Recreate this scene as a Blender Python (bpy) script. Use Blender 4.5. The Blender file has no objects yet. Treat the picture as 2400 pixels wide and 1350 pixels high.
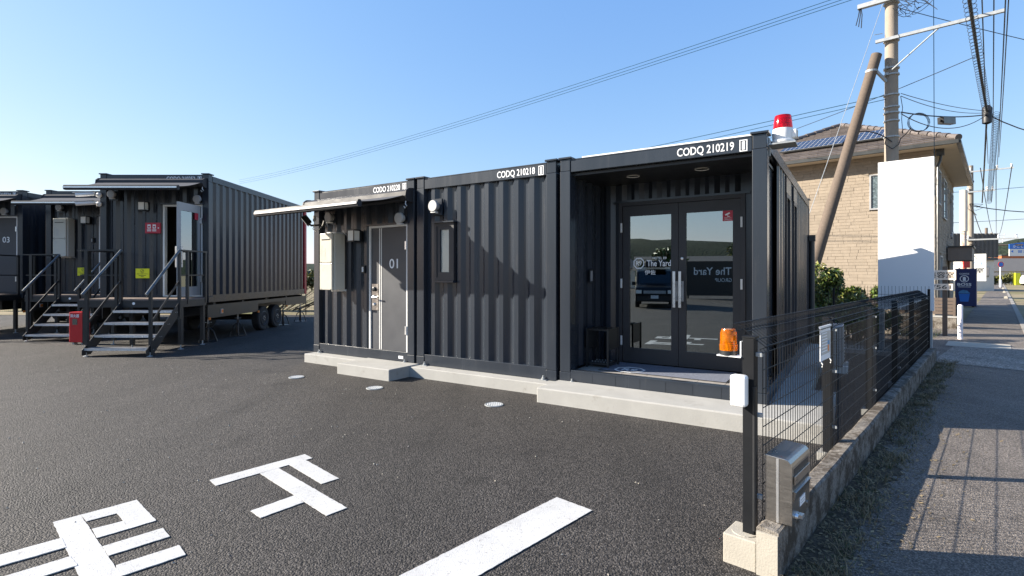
import bpy, math, random
from mathutils import Vector, Matrix
random.seed(7)
C = bpy.context.scene.collection
sc = bpy.context.scene
R = math.radians

# ---------------------------------------------------------------- camera, world, sun, exposure
cam = bpy.data.cameras.new('camera'); cam.sensor_width = 36; cam.lens = 1250/2400*36
cam.shift_y = -(675-645.2)/2400; cam.clip_start = .05; cam.clip_end = 6000
co = bpy.data.objects.new('camera', cam); C.objects.link(co)
co.location = (0, 0, 1.53); co.rotation_euler = (R(90), 0, 0); sc.camera = co

SUN_TO = Vector((-2.80, .36, 1.35)).normalized()       # towards the sun
el = math.asin(SUN_TO.z); az = math.atan2(SUN_TO.x, SUN_TO.y)
w = bpy.data.worlds.new('World'); sc.world = w; w.use_nodes = True
nt = w.node_tree; nt.nodes.clear()
sky = nt.nodes.new('ShaderNodeTexSky'); sky.sky_type = 'NISHITA'; sky.sun_disc = False
sky.sun_elevation = el; sky.sun_rotation = az
sky.altitude = 0; sky.air_density = 1.1; sky.dust_density = .35; sky.ozone_density = 3.3
bg = nt.nodes.new('ShaderNodeBackground'); bg.inputs[1].default_value = .12
wo = nt.nodes.new('ShaderNodeOutputWorld')
# the same tone curve over the whole sky: a camera's softer response in green and blue
ss_ = nt.nodes.new('ShaderNodeSeparateColor'); cc_ = nt.nodes.new('ShaderNodeCombineColor'); nt.links.new(sky.outputs[0], ss_.inputs[0])
for i_, (g_, k_) in enumerate(((.85, .238), (.62, .330), (.30, .650))):
    pw_ = nt.nodes.new('ShaderNodeMath'); pw_.operation = 'POWER'; pw_.inputs[1].default_value = g_; nt.links.new(ss_.outputs[i_], pw_.inputs[0])
    mu_ = nt.nodes.new('ShaderNodeMath'); mu_.operation = 'MULTIPLY'; mu_.inputs[1].default_value = k_/(.12*2.83); nt.links.new(pw_.outputs[0], mu_.inputs[0]); nt.links.new(mu_.outputs[0], cc_.inputs[i_])
nt.links.new(cc_.outputs[0], bg.inputs[0]); nt.links.new(bg.outputs[0], wo.inputs[0])
sl = bpy.data.lights.new('sun', 'SUN'); sl.energy = 5.0; sl.angle = R(.5); sl.color = (1, .91, .78)
so = bpy.data.objects.new('sun', sl); C.objects.link(so); so.location = (-20, 5, 20)
so.rotation_euler = SUN_TO.to_track_quat('Z', 'Y').to_euler()
sc.view_settings.view_transform = 'Standard'; sc.view_settings.look = 'None'
sc.view_settings.gamma = 1; sc.view_settings.use_curve_mapping = False
sc.view_settings.exposure = 1.5

# ---------------------------------------------------------------- materials
def mat(name, col, rough=.5, metal=0, var=.12, scale=3., bump=0., bscale=80., bdist=.01, spec=.5, coat=0, island=0, stain=None, stretch=None):
    m = bpy.data.materials.new(name); m.use_nodes = True
    n = m.node_tree.nodes; l = m.node_tree.links; b = n['Principled BSDF']
    b.inputs['Roughness'].default_value = rough; b.inputs['Metallic'].default_value = metal
    b.inputs['Specular IOR Level'].default_value = spec; b.inputs['Coat Weight'].default_value = coat
    tc = n.new('ShaderNodeTexCoord'); vec = tc.outputs['Object']
    if stretch:
        mp = n.new('ShaderNodeMapping'); mp.inputs['Scale'].default_value = stretch; l.new(vec, mp.inputs[0]); vec = mp.outputs[0]
    nz = n.new('ShaderNodeTexNoise'); nz.inputs['Scale'].default_value = scale; nz.inputs['Detail'].default_value = 6; nz.inputs['Roughness'].default_value = .65
    l.new(vec, nz.inputs['Vector'])
    mr = n.new('ShaderNodeMapRange'); mr.inputs[1].default_value = .3; mr.inputs[2].default_value = .7
    mr.inputs[3].default_value = 1-var; mr.inputs[4].default_value = 1+var; l.new(nz.outputs['Fac'], mr.inputs[0])
    fac = mr.outputs[0]
    if island:
        ge = n.new('ShaderNodeNewGeometry'); m2 = n.new('ShaderNodeMapRange'); m2.inputs[3].default_value = 1-island; m2.inputs[4].default_value = 1+island
        l.new(ge.outputs['Random Per Island'], m2.inputs[0]); mu = n.new('ShaderNodeMath'); mu.operation = 'MULTIPLY'
        l.new(fac, mu.inputs[0]); l.new(m2.outputs[0], mu.inputs[1]); fac = mu.outputs[0]
    vm = n.new('ShaderNodeVectorMath'); vm.operation = 'SCALE'; vm.inputs[0].default_value = col; l.new(fac, vm.inputs['Scale'])
    out = vm.outputs[0]
    if stain:                                   # (colour, scale, threshold, amount): patches of dirt or moss
        n3 = n.new('ShaderNodeTexNoise'); n3.inputs['Scale'].default_value = stain[1]; n3.inputs['Detail'].default_value = 9; n3.inputs['Roughness'].default_value = .75
        l.new(vec, n3.inputs['Vector']); r3 = n.new('ShaderNodeMapRange'); r3.inputs[1].default_value = stain[2]; r3.inputs[2].default_value = stain[2]+.12; r3.inputs[4].default_value = stain[3]
        l.new(n3.outputs['Fac'], r3.inputs[0]); mx = n.new('ShaderNodeMix'); mx.data_type = 'RGBA'
        l.new(r3.outputs[0], mx.inputs[0]); l.new(out, mx.inputs[6]); mx.inputs[7].default_value = (*stain[0], 1); out = mx.outputs[2]
    l.new(out, b.inputs['Base Color'])
    rr = n.new('ShaderNodeMapRange'); rr.inputs[1].default_value = .3; rr.inputs[2].default_value = .7
    rr.inputs[3].default_value = max(rough-.06, 0.02); rr.inputs[4].default_value = min(rough+.06, 1); l.new(nz.outputs['Fac'], rr.inputs[0]); l.new(rr.outputs[0], b.inputs['Roughness'])
    if bump:
        n2 = n.new('ShaderNodeTexNoise'); n2.inputs['Scale'].default_value = bscale; n2.inputs['Detail'].default_value = 4; l.new(vec, n2.inputs['Vector'])
        bp = n.new('ShaderNodeBump'); bp.inputs['Strength'].default_value = bump; bp.inputs['Distance'].default_value = bdist
        l.new(n2.outputs['Fac'], bp.inputs['Height']); l.new(bp.outputs[0], b.inputs['Normal'])
    return m

def asphalt(name, dark, light, scale, tint=(1, .95, .9), bump=.8, big=.2, dist=.006):
    m = bpy.data.materials.new(name); m.use_nodes = True
    n = m.node_tree.nodes; l = m.node_tree.links; b = n['Principled BSDF']
    tc = n.new('ShaderNodeTexCoord'); vec = tc.outputs['Object']
    vo = n.new('ShaderNodeTexVoronoi'); vo.inputs['Scale'].default_value = scale; l.new(vec, vo.inputs['Vector'])
    sp = n.new('ShaderNodeSeparateColor'); l.new(vo.outputs['Color'], sp.inputs[0])
    pw = n.new('ShaderNodeMath'); pw.operation = 'POWER'; pw.inputs[1].default_value = 1.7; l.new(sp.outputs[0], pw.inputs[0])
    gr = n.new('ShaderNodeMapRange'); gr.inputs[3].default_value = dark; gr.inputs[4].default_value = light; l.new(pw.outputs[0], gr.inputs[0])
    ed = n.new('ShaderNodeMapRange'); ed.inputs[1].default_value = .15; ed.inputs[2].default_value = .75; ed.inputs[3].default_value = 1.1; ed.inputs[4].default_value = .45; l.new(vo.outputs['Distance'], ed.inputs[0])
    nz = n.new('ShaderNodeTexNoise'); nz.inputs['Scale'].default_value = .45; nz.inputs['Detail'].default_value = 8; nz.inputs['Roughness'].default_value = .6; l.new(vec, nz.inputs['Vector'])
    bgm = n.new('ShaderNodeMapRange'); bgm.inputs[1].default_value = .3; bgm.inputs[2].default_value = .7; bgm.inputs[3].default_value = 1-big; bgm.inputs[4].default_value = 1+big; l.new(nz.outputs['Fac'], bgm.inputs[0])
    mpp = n.new('ShaderNodeMapping'); mpp.inputs['Rotation'].default_value = (0,0,.75); mpp.inputs['Scale'].default_value = (1.6,.12,1); l.new(vec, mpp.inputs[0])
    n5 = n.new('ShaderNodeTexNoise'); n5.inputs['Scale'].default_value = 1.1; n5.inputs['Detail'].default_value = 5; l.new(mpp.outputs[0], n5.inputs['Vector'])
    r5 = n.new('ShaderNodeMapRange'); r5.inputs[1].default_value = .35; r5.inputs[2].default_value = .68; r5.inputs[3].default_value = 1-big*.7; r5.inputs[4].default_value = 1+big*.7; l.new(n5.outputs['Fac'], r5.inputs[0])
    m0 = n.new('ShaderNodeMath'); m0.operation = 'MULTIPLY'; l.new(bgm.outputs[0], m0.inputs[0]); l.new(r5.outputs[0], m0.inputs[1])
    n6 = n.new('ShaderNodeTexNoise'); n6.inputs['Scale'].default_value = 1.7; n6.inputs['Detail'].default_value = 3; l.new(vec, n6.inputs['Vector'])
    r6 = n.new('ShaderNodeMapRange'); r6.inputs[1].default_value = .60; r6.inputs[2].default_value = .70; r6.inputs[3].default_value = 1; r6.inputs[4].default_value = .70; l.new(n6.outputs['Fac'], r6.inputs[0])
    m6 = n.new('ShaderNodeMath'); m6.operation = 'MULTIPLY'; l.new(m0.outputs[0], m6.inputs[0]); l.new(r6.outputs[0], m6.inputs[1]); bgm = m6
    m1 = n.new('ShaderNodeMath'); m1.operation = 'MULTIPLY'; l.new(gr.outputs[0], m1.inputs[0]); l.new(ed.outputs[0], m1.inputs[1])
    m2 = n.new('ShaderNodeMath'); m2.operation = 'MULTIPLY'; l.new(m1.outputs[0], m2.inputs[0]); l.new(bgm.outputs[0], m2.inputs[1])
    vm = n.new('ShaderNodeVectorMath'); vm.operation = 'SCALE'; vm.inputs[0].default_value = tint; l.new(m2.outputs[0], vm.inputs['Scale'])
    l.new(vm.outputs[0], b.inputs['Base Color']); b.inputs['Roughness'].default_value = .75; b.inputs['Specular IOR Level'].default_value = .4
    inv = n.new('ShaderNodeMath'); inv.operation = 'SUBTRACT'; inv.inputs[0].default_value = 1; l.new(vo.outputs['Distance'], inv.inputs[1])
    ad = n.new('ShaderNodeMath'); ad.operation = 'ADD'; l.new(inv.outputs[0], ad.inputs[0]); l.new(sp.outputs[1], ad.inputs[1])
    bp = n.new('ShaderNodeBump'); bp.inputs['Strength'].default_value = bump; bp.inputs['Distance'].default_value = dist
    l.new(ad.outputs[0], bp.inputs['Height']); l.new(bp.outputs[0], b.inputs['Normal'])
    return m

def glass(name, refl=.35, tint=(.25, .3, .32), rough=0., bump=0):
    m = bpy.data.materials.new(name); m.use_nodes = True
    n = m.node_tree.nodes; l = m.node_tree.links; n.remove(n['Principled BSDF'])
    g = n.new('ShaderNodeBsdfGlossy'); g.inputs['Roughness'].default_value = rough; g.inputs['Color'].default_value = (.86, .95, .97, 1)
    t = n.new('ShaderNodeBsdfTransparent'); t.inputs[0].default_value = (*tint, 1)
    mx = n.new('ShaderNodeMixShader')
    fr = n.new('ShaderNodeFresnel'); fr.inputs[0].default_value = 1.45
    ma = n.new('ShaderNodeMath'); ma.operation = 'ADD'; ma.use_clamp = True; ma.inputs[1].default_value = refl; l.new(fr.outputs[0], ma.inputs[0]); l.new(ma.outputs[0], mx.inputs[0])
    l.new(t.outputs[0], mx.inputs[1]); l.new(g.outputs[0], mx.inputs[2]); l.new(mx.outputs[0], n['Material Output'].inputs[0])
    if bump:
        tc = n.new('ShaderNodeTexCoord'); v = n.new('ShaderNodeTexVoronoi'); v.inputs['Scale'].default_value = 60; l.new(tc.outputs['Object'], v.inputs['Vector'])
        bp = n.new('ShaderNodeBump'); bp.inputs['Strength'].default_value = bump; bp.inputs['Distance'].default_value = .01; l.new(v.outputs[0], bp.inputs['Height']); l.new(bp.outputs[0], g.inputs['Normal'])
    return m

def lens(name, col):
    m = bpy.data.materials.new(name); m.use_nodes = True; b = m.node_tree.nodes['Principled BSDF']
    b.inputs['Base Color'].default_value = (*col, 1); b.inputs['Transmission Weight'].default_value = .75; b.inputs['Roughness'].default_value = .12; b.inputs['IOR'].default_value = 1.4
    return m

M = {}
M['paint'] = mat('container_paint', (.024, .030, .040), .24, 0, .15, 1.6, .22, 5, .012, .5, stain=((.085, .083, .08), 5, .58, .35), stretch=(1, 1, .12))
M['frame'] = mat('door_frame_paint', (.028, .027, .030), .5, 0, .08, 3, 0)
M['door'] = mat('door_paint', (.045, .049, .058), .5, 0, .06, 3, .03, 200)
M['dark'] = mat('black_metal', (.016, .017, .019), .4, 0, .15, 4)
M['wire'] = mat('fence_coating', (.009, .010, .012), .5, 0, .1, 5, spec=.18)
M['alu'] = mat('aluminium', (.72, .73, .74), .3, .85, .06, 6)
M['trim'] = mat('white_trim', (.68, .68, .66), .4, 0, .05, 5)
M['white'] = mat('white_enamel', (.80, .80, .79), .35, 0, .03, 3)
M['print'] = mat('white_print', (.82, .83, .84), .5, 0, .03, 8)
M['black'] = mat('black_print', (.015, .015, .016), .5, 0, .03, 8)
M['paintline'] = mat('road_marking_paint', (.46, .46, .45), .8, 0, .12, 2.5, .6, 150, .005, .2, stain=((.15, .14, .135), 48, .555, .8))
M['conc'] = mat('new_concrete', (.34, .335, .315), .85, 0, .1, 2.2, .25, 70, .006, .2, stain=((.20, .185, .16), 4, .57, .55))
M['concw'] = mat('warm_concrete', (.36, .335, .285), .88, 0, .12, 3, .3, 90, .006, .2, stain=((.3, .22, .14), 8, .6, .5))
M['old'] = mat('weathered_concrete', (.21, .19, .165), .95, 0, .5, 60, .8, 160, .008, .15, stain=((.050, .038, .027), 6, .44, .85))
M['gal'] = mat('galvanised_steel', (.36, .38, .39), .5, .4, .12, 12)
M['steel'] = mat('brushed_steel', (.42, .40, .375), .32, 1, .05, 7, 0, stretch=(1, 1, 10))
M['cream'] = mat('heater_enamel', (.52, .495, .42), .4, 0, .03, 4)
M['grey'] = mat('grey_plastic', (.35, .36, .37), .45, 0, .05, 4)
M['greyt'] = mat('grey_print', (.45, .44, .41), .6, 0, .05, 9)
M['vent'] = mat('vent_cap_metal', (.36, .36, .36), .5, .2, .04, 6)
M['red'] = mat('red_enamel', (.55, .012, .018), .35, 0, .05, 4)
M['crim'] = mat('crimson_print', (.46, .02, .045), .45, 0, .04, 6)
M['redpost'] = mat('red_paint', (.42, .012, .022), .45, 0, .1, 3)
M['yellow'] = mat('yellow_print', (.78, .78, .02), .5, 0, .04, 6)
M['redlens'] = lens('red_lens', (.75, .0, .015)); M['amber'] = lens('amber_lens', (.95, .26, .0))
M['orange'] = mat('orange_reflector', (.85, .22, .02), .3, 0, .06, 9)
M['rubber'] = mat('tyre_rubber', (.018, .018, .019), .75, 0, .15, 14, .2, 120)
M['skirt'] = mat('trailer_skirt', (.040, .036, .031), .38, .2, .15, 3)
M['tread'] = mat('checker_plate', (.55, .56, .58), .35, .8, .15, 30, .8, 75, .01)
M['deck'] = mat('deck_board', (.16, .12, .10), .7, 0, .2, 6)
M['canvas'] = mat('awning_canvas', (.10, .102, .11), .9, 0, .06, 3, spec=.05)
M['case'] = mat('awning_case', (.030, .031, .035), .6, 0, .08, 4, spec=.25)
M['mat'] = mat('mat_fibre', (.15, .165, .21), .95, 0, .25, 60, .5, 300, .006, .1)
M['tile'] = mat('porch_tile', (.27, .25, .23), .7, 0, .2, 8, .1, 90, .005, island=.1)
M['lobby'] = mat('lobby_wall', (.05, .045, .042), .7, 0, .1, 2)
M['pole'] = mat('concrete_pole', (.29, .25, .205), .85, 0, .15, 5, .25, 60, .006, .2, stain=((.17, .14, .11), 3, .6, .5), stretch=(1, 1, .3))
M['strut'] = mat('brown_pole', (.125, .098, .078), .8, 0, .18, 20, .2, 70, .005, .2, stain=((.3, .27, .23), 26, .7, .6))
M['rust'] = mat('rusted_white_paint', (.58, .54, .48), .8, 0, .1, 5, .2, 40, .005, .2, stain=((.35, .09, .035), 5, .47, .95), stretch=(1, 1, .5))
M['cable'] = mat('cable_sheath', (.012, .013, .016), .5, 0, .1, 6)
M['cableb'] = mat('blue_grey_wire', (.02, .06, .09), .9, 0, .1, 6, spec=.05)
M['stone'] = mat('beige_siding', (.30, .25, .195), .85, 0, .10, 6, .35, 45, .008, .2, island=.06)
M['joint'] = mat('siding_joint', (.245, .20, .15), .9, 0, .1, 6)
M['rooft'] = mat('roof_tile', (.115, .098, .09), .6, 0, .12, 6, .1, 40, .006, .4, island=.22)
M['gutter'] = mat('gutter_plastic', (.04, .042, .042), .4, 0, .1, 4)
M['soffit'] = mat('soffit_board', (.60, .50, .40), .8, 0, .05, 3)
M['pv'] = mat('solar_cell', (.014, .019, .04), .25, 0, .1, 20, spec=.4)
M['bark'] = mat('bark', (.09, .07, .05), .9, 0, .2, 12, .5, 40)
M['leaf'] = mat('glossy_leaf', (.075, .115, .022), .38, 0, .3, 3, spec=.5, island=.45)
M['leafy'] = mat('young_leaf', (.17, .17, .03), .42, 0, .3, 3, spec=.5, island=.4)
M['hedge'] = mat('hedge_leaf', (.075, .080, .026), .6, 0, .3, 3, island=.45)
M['weed'] = mat('dry_weed', (.19, .145, .08), .85, 0, .3, 8, island=.5)
M['moss'] = mat('green_weed', (.055, .075, .02), .8, 0, .3, 8, island=.5)
M['brown'] = mat('brown_board', (.115, .085, .066), .6, 0, .1, 4)
M['canopy'] = mat('canopy_board', (.20, .16, .135), .6, 0, .1, 4)
M['board'] = mat('sign_board_white', (.80, .80, .80), .45, 0, .015, 1.2)
M['signcream'] = mat('sign_cream', (.80, .68, .56), .55, 0, .05, 4, stain=((.4, .14, .06), 6, .68, .7))
M['navy'] = mat('navy_enamel', (.012, .022, .10), .35, 0, .05, 3)
M['ice'] = mat('pale_blue_print', (.06, .22, .42), .4, 0, .2, 8)
M['bluesign'] = mat('blue_sign', (.02, .16, .55), .45, 0, .04, 3)
M['pinkwhite'] = mat('pale_pole_paint', (.76, .70, .72), .45, 0, .05, 4)
M['lot'] = asphalt('parking_asphalt', .020, .112, 95, (1, .90, .82), .9, .22, .007)
M['walk'] = asphalt('pavement_asphalt', .12, .36, 120, (1, .86, .73), .9, .25, .006)
M['roadm'] = asphalt('road_asphalt', .14, .28, 90, (1, .97, .93), .4, .15)
M['gravel'] = asphalt('pale_gravel', .2, .55, 42, (1, .91, .80), 1., .2, .015)
M['ground'] = mat('dry_ground', (.24, .20, .13), .95, 0, .3, .25, .4, 3, .05, .1, stain=((.10, .11, .04), .12, .5, .8))
M['hill'] = mat('hill_forest', (.028, .038, .026), .95, 0, .45, .12, .8, .15, 4, .1)
M['glass'] = glass('door_glass', .30); M['wglass'] = glass('window_glass', .25, (.1, .12, .13)); M['frost'] = glass('frosted_glass', .30, (.22, .3, .33), .35, .25)
M['pat'] = mat('patterned_glass', (.10, .13, .14), .2, 0, .8, 14, .6, 30, .01, .8)
M['lit'] = mat('lamp_diffuser', (.82, .80, .74), .5, 0, .03, 5)
M['wall'] = mat('cream_render', (.62, .57, .49), .85, 0, .06, 2)
M['orangeb'] = mat('orange_brick', (.42, .13, .05), .8, 0, .12, 1)
M['greyroof'] = mat('grey_roof', (.11, .105, .10), .9, 0, .12, 2)
M['carwhite'] = mat('car_paint_white', (.75, .75, .75), .25, 0, .02, 3, coat=.5)
M['carblack'] = mat('car_paint_black', (.008, .009, .011), .3, 0, .05, 3, spec=.3)
M['cglass'] = glass('car_glass', .03, (.05, .05, .06))
M['brick'] = mat('street_plant_brick', (.25, .13, .08), .9, 0, .2, 4)
M['kerbc'] = mat('kerb_concrete', (.26,.24,.21), .9, 0, .25, 4, .3, 60)
M['paper'] = mat('poster_paper', (.72, .74, .77), .5, 0, .04, 8)

# ---------------------------------------------------------------- mesh builder
class MB:
    def __init__(s): s.v = []; s.f = []
    def add(s, vs, fs):
        o = len(s.v); s.v += [tuple(p) for p in vs]; s.f += [tuple(i+o for i in f) for f in fs]; return s
    def box(s, x0, x1, y0, y1, z0, z1):
        return s.add([(x0,y0,z0),(x1,y0,z0),(x1,y1,z0),(x0,y1,z0),(x0,y0,z1),(x1,y0,z1),(x1,y1,z1),(x0,y1,z1)],
                     [(0,3,2,1),(4,5,6,7),(0,1,5,4),(1,2,6,5),(2,3,7,6),(3,0,4,7)])
    def prism(s, poly, axis, a, b):             # poly of 2-D points; axis 'z': (x,y); 'y': (x,z); 'x': (y,z)
        def P(p, t): return (p[0],p[1],t) if axis == 'z' else (p[0],t,p[1]) if axis == 'y' else (t,p[0],p[1])
        n = len(poly); ar = sum(poly[i][0]*poly[(i+1)%n][1]-poly[(i+1)%n][0]*poly[i][1] for i in range(n))
        if (ar < 0) != (axis == 'y'): poly = poly[::-1]
        return s.add([P(p,a) for p in poly]+[P(p,b) for p in poly],
            [tuple(range(n))[::-1], tuple(range(n,2*n))]+[(i,(i+1)%n,(i+1)%n+n,i+n) for i in range(n)])
    def path(s, pts, r, seg=6, r2=None):
        pts = [Vector(p) for p in pts]; n = len(pts); vs = []
        for i, p in enumerate(pts):
            d = (pts[min(i+1,n-1)]-pts[max(i-1,0)]).normalized()
            a = d.cross(Vector((0,0,1))) if abs(d.z) < .95 else d.cross(Vector((1,0,0)))
            a.normalize(); b = d.cross(a); rr = r if r2 is None else r+(r2-r)*i/(n-1)
            vs += [p+rr*(math.cos(2*math.pi*k/seg)*a+math.sin(2*math.pi*k/seg)*b) for k in range(seg)]
        fs = [(i*seg+k, i*seg+(k+1)%seg, (i+1)*seg+(k+1)%seg, (i+1)*seg+k) for i in range(n-1) for k in range(seg)]
        return s.add(vs, fs+[tuple(range(seg))[::-1], tuple(range((n-1)*seg, n*seg))])
    def tube(s, p, q, r, seg=10, r2=None): return s.path([p, q], r, seg, r2)
    def bar(s, p, q, wd, ht):                   # rectangular bar, width horizontal
        p = Vector(p); q = Vector(q); d = (q-p).normalized()
        a = d.cross(Vector((0,0,1))) if abs(d.z) < .99 else Vector((1,0,0)); a.normalize(); b = a.cross(d)
        vs = [e+sx*a*wd/2+sy*b*ht/2 for e in (p,q) for sx,sy in ((-1,-1),(1,-1),(1,1),(-1,1))]
        return s.add(vs, [(0,1,2,3),(7,6,5,4),(0,4,5,1),(1,5,6,2),(2,6,7,3),(3,7,4,0)])
    def lathe(s, prof, c=(0,0,0), seg=20, axis='z'):
        vs = []; c = Vector(c)
        for r, h in prof:
            for k in range(seg):
                a = 2*math.pi*k/seg; x, y = r*math.cos(a), r*math.sin(a)
                vs.append(c+Vector((x,y,h) if axis == 'z' else (x,-h,y) if axis == 'y' else (h,x,y)))
        n = len(prof)
        return s.add(vs, [(i*seg+k, i*seg+(k+1)%seg, (i+1)*seg+(k+1)%seg, (i+1)*seg+k) for i in range(n-1) for k in range(seg)]
                     + [tuple(range(seg))[::-1], tuple(range((n-1)*seg, n*seg))])
    def corr(s, axis, a0, a1, z0, z1, base, depth, pitch=.278, ph=0.):   # corrugated sheet; outer ribs at base
        k = pitch/.278; cyc = [(0,0),(.072*k,0),(.140*k,1),(.210*k,1)]
        pts = []; n0 = int((a0-ph)/pitch)-2; seq = []
        for i in range(n0, n0+int((a1-a0)/pitch)+6):
            for o, h in cyc: seq.append((ph+i*pitch+o, h))
        def at(x):
            for (xa,ha),(xb,hb) in zip(seq, seq[1:]):
                if xa <= x <= xb: return ha+(hb-ha)*(x-xa)/max(xb-xa,1e-9)
            return 0
        pts = [(a0, at(a0))]+[q for q in seq if a0 < q[0] < a1]+[(a1, at(a1))]
        vs = []
        for z in (z0, z1):
            for a, h in pts:
                vs.append((a, base+depth*h, z) if axis == 'x' else (base+depth*h, a, z))
        n = len(pts)
        return s.add(vs, [(i, i+1, n+i+1, n+i) for i in range(n-1)])
    def build(s, name, m, parent=None, smooth=False, bevel=0):
        me = bpy.data.meshes.new(name); me.from_pydata(s.v, [], s.f); me.materials.append(m if not isinstance(m, str) else M[m])
        if smooth:
            me.polygons.foreach_set('use_smooth', [True]*len(me.polygons)); me.set_sharp_from_angle(angle=R(38))
        me.update()
        o = bpy.data.objects.new(name, me); C.objects.link(o)
        if parent: o.parent = parent
        if bevel:
            b = o.modifiers.new('bevel', 'BEVEL'); b.width = bevel; b.segments = 2; b.limit_method = 'ANGLE'
        return o

def tag(o, label=None, cat=None, group=None, kind=None):
    if label: o['label'] = label
    if cat: o['category'] = cat
    if group: o['group'] = group
    if kind: o['kind'] = kind
    return o
def thing(name, label, cat, loc=(0,0,0), rz=0, group=None):
    o = bpy.data.objects.new(name, None); C.objects.link(o); o.location = loc; o.rotation_euler = (0,0,rz); o.empty_display_size = .1
    return tag(o, label, cat, group)
def struct(o): o['kind'] = 'structure'; return o
def box(name, m, parent, *b, bevel=0): return MB().box(*b).build(name, m, parent, bevel=bevel)
def copy_tree(o, parent=None, skip=()):
    c = o.copy(); C.objects.link(c); c.parent = parent
    for ch in list(o.children):
        if ch.name.split('.')[0] not in skip: copy_tree(ch, c)
    return c

def text(name, body, m, parent, loc, rot, h, wd=None, depth=.002, align='l', bold=0., mirror=False):
    cu = bpy.data.curves.new(name, 'FONT'); cu.body = body; cu.size = 1; cu.offset = bold; cu.resolution_u = 3
    t = bpy.data.objects.new('tmp', cu); C.objects.link(t)
    me = bpy.data.meshes.new_from_object(t.evaluated_get(bpy.context.evaluated_depsgraph_get()))
    bpy.data.objects.remove(t)
    xs = [v.co.x for v in me.vertices] or [0]; ys = [v.co.y for v in me.vertices] or [0]
    w0 = max(max(xs)-min(xs), 1e-6); h0 = max(max(ys)-min(ys), 1e-6); sy = h/h0; sx = wd/w0 if wd else sy*.62
    off = {'l': min(xs), 'c': (min(xs)+max(xs))/2, 'r': max(xs)}[align]
    vs = [((v.co.x-off)*sx*(-1 if mirror else 1), (v.co.y-min(ys))*sy, 0) for v in me.vertices]; fs = [tuple(p.vertices) for p in me.polygons]
    n = len(vs); from collections import Counter
    ec = Counter(); od = {}
    for f in fs:
        for a, b in zip(f, f[1:]+f[:1]): ec[frozenset((a,b))] += 1; od[frozenset((a,b))] = (a,b)
    mb = MB(); mb.add([(x,y,depth) for x,y,_ in vs]+vs, fs+[(od[e][0], od[e][0]+n, od[e][1]+n, od[e][1]) for e in ec if ec[e] == 1])
    bpy.data.meshes.remove(me); bpy.data.curves.remove(cu)
    o = mb.build(name, m, parent); o.location = loc; o.rotation_euler = rot
    return o
FRONT = (R(90), 0, 0)

# frames: the container row and the street
TH = .573; RE = Vector((math.cos(TH), -math.sin(TH), 0)); RN = Vector((math.sin(TH), math.cos(TH), 0)); R0 = Vector((-3.571, 9.612, 0))
def row(s, d, z=0): return R0+RE*s-RN*d+Vector((0,0,z))      # d: metres in front of the facade
RZ = -TH
SU = Vector((.6743, .7385, 0)); SV = Vector((.7385, -.6743, 0)); S0 = Vector((1.334, 2.668, 0)); SZ = math.atan2(SU.y, SU.x)-math.pi/2
def st(v, t, z=0): return S0+SV*v+SU*t+Vector((0,0,z))       # v: towards the road, t: along the street

# ---------------------------------------------------------------- ground, paving, road
def sheet(name, m, pts, z):
    return struct(MB().add([(p[0],p[1],z) for p in pts], [tuple(range(len(pts)))]).build(name, m))
def sst(*vt): return [tuple(st(v,t)[:2]) for v, t in vt]
sheet('ground', 'ground', [(-2500,-2500),(2500,-2500),(2500,2500),(-2500,2500)], -.02)
lot = sst((-.05,-28),(-.05,9.35))+[(-4.9,20.6),(-45,20.6),(-45,-32)]
sheet('parking_lot', 'lot', lot[::1], 0)
sheet('pavement', 'walk', sst((1.3,-12),(1.3,150),(-.05,150),(-.05,-12)), 0)
sheet('driveway', 'walk', sst((-.051,9.4),(-.051,17),(-14,17),(-14,9.4))[::-1], -.004)
sheet('road', 'roadm', sst((12,-30),(12,160),(1.45,160),(1.45,-30)), -.10)
sheet('gravel_crossing', 'gravel', sst((1.3,8.9),(1.3,12.6),(.12,12.6),(-.02,9.9),(-.02,9.1)), .006)
sheet('gravel_strip', 'gravel', sst((-.06,9.9),(-.06,10.8),(-9,10.8),(-9,9.9))[::-1], .004)
sheet('concrete_patch', 'concw', sst((1.0,12.0),(1.0,13.1),(-.05,13.1),(-.05,12.0)), .010)
sheet('road_edge_line', 'paintline', sst((2.15,-10),(2.15,120),(2.0,120),(2.0,-10)), -.096)
struct(MB().prism([tuple(st(1.3,-12)[:2]), tuple(st(1.45,-12)[:2]), tuple(st(1.45,150)[:2]), tuple(st(1.3,150)[:2])], 'z', -.12, .012).build('kerb', 'kerbc'))
def rag(p):                                     # slightly ragged paint edges
    o = []
    for a, b in zip(p, p[1:]+p[:1]):
        L = math.dist(a, b); n = max(1, int(L/.025)); o.append(a)
        for i in range(1, n):
            k = i/n; e = random.gauss(0, .0011); o.append((a[0]+(b[0]-a[0])*k+(b[1]-a[1])/L*e, a[1]+(b[1]-a[1])*k-(b[0]-a[0])/L*e))
    return o
def mark(name, label, polys):
    mb = MB()
    for p in polys: mb.prism(rag(p), 'z', .0035, .0065)
    return tag(mb.build(name, 'paintline'), label, 'road marking', 'painted markings on the parking lot')
def mark_parts(label, polys):
    t = thing('painted_character', label, 'road marking', (polys[0][0][0], polys[0][0][1], 0), 0, 'painted markings on the parking lot')
    for i, p in enumerate(polys):
        MB().prism(rag([(a-t.location.x, b-t.location.y) for a, b in p]), 'z', .003, .0055+.0004*i).build('stroke', 'paintline', t)
mark_parts('white painted character of four strokes in the middle of the asphalt lot', [
  [(-2.252,3.972),(-1.767,4.549),(-1.666,4.45),(-2.146,3.866)], [(-1.704,4.404),(-1.299,4.003),(-1.394,3.899),(-1.793,4.292)],
  [(-1.938,4.103),(-1.849,4.221),(-1.083,3.498),(-1.177,3.382)], [(-1.692,3.45),(-1.507,3.693),(-1.398,3.584),(-1.581,3.353)]])
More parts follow.
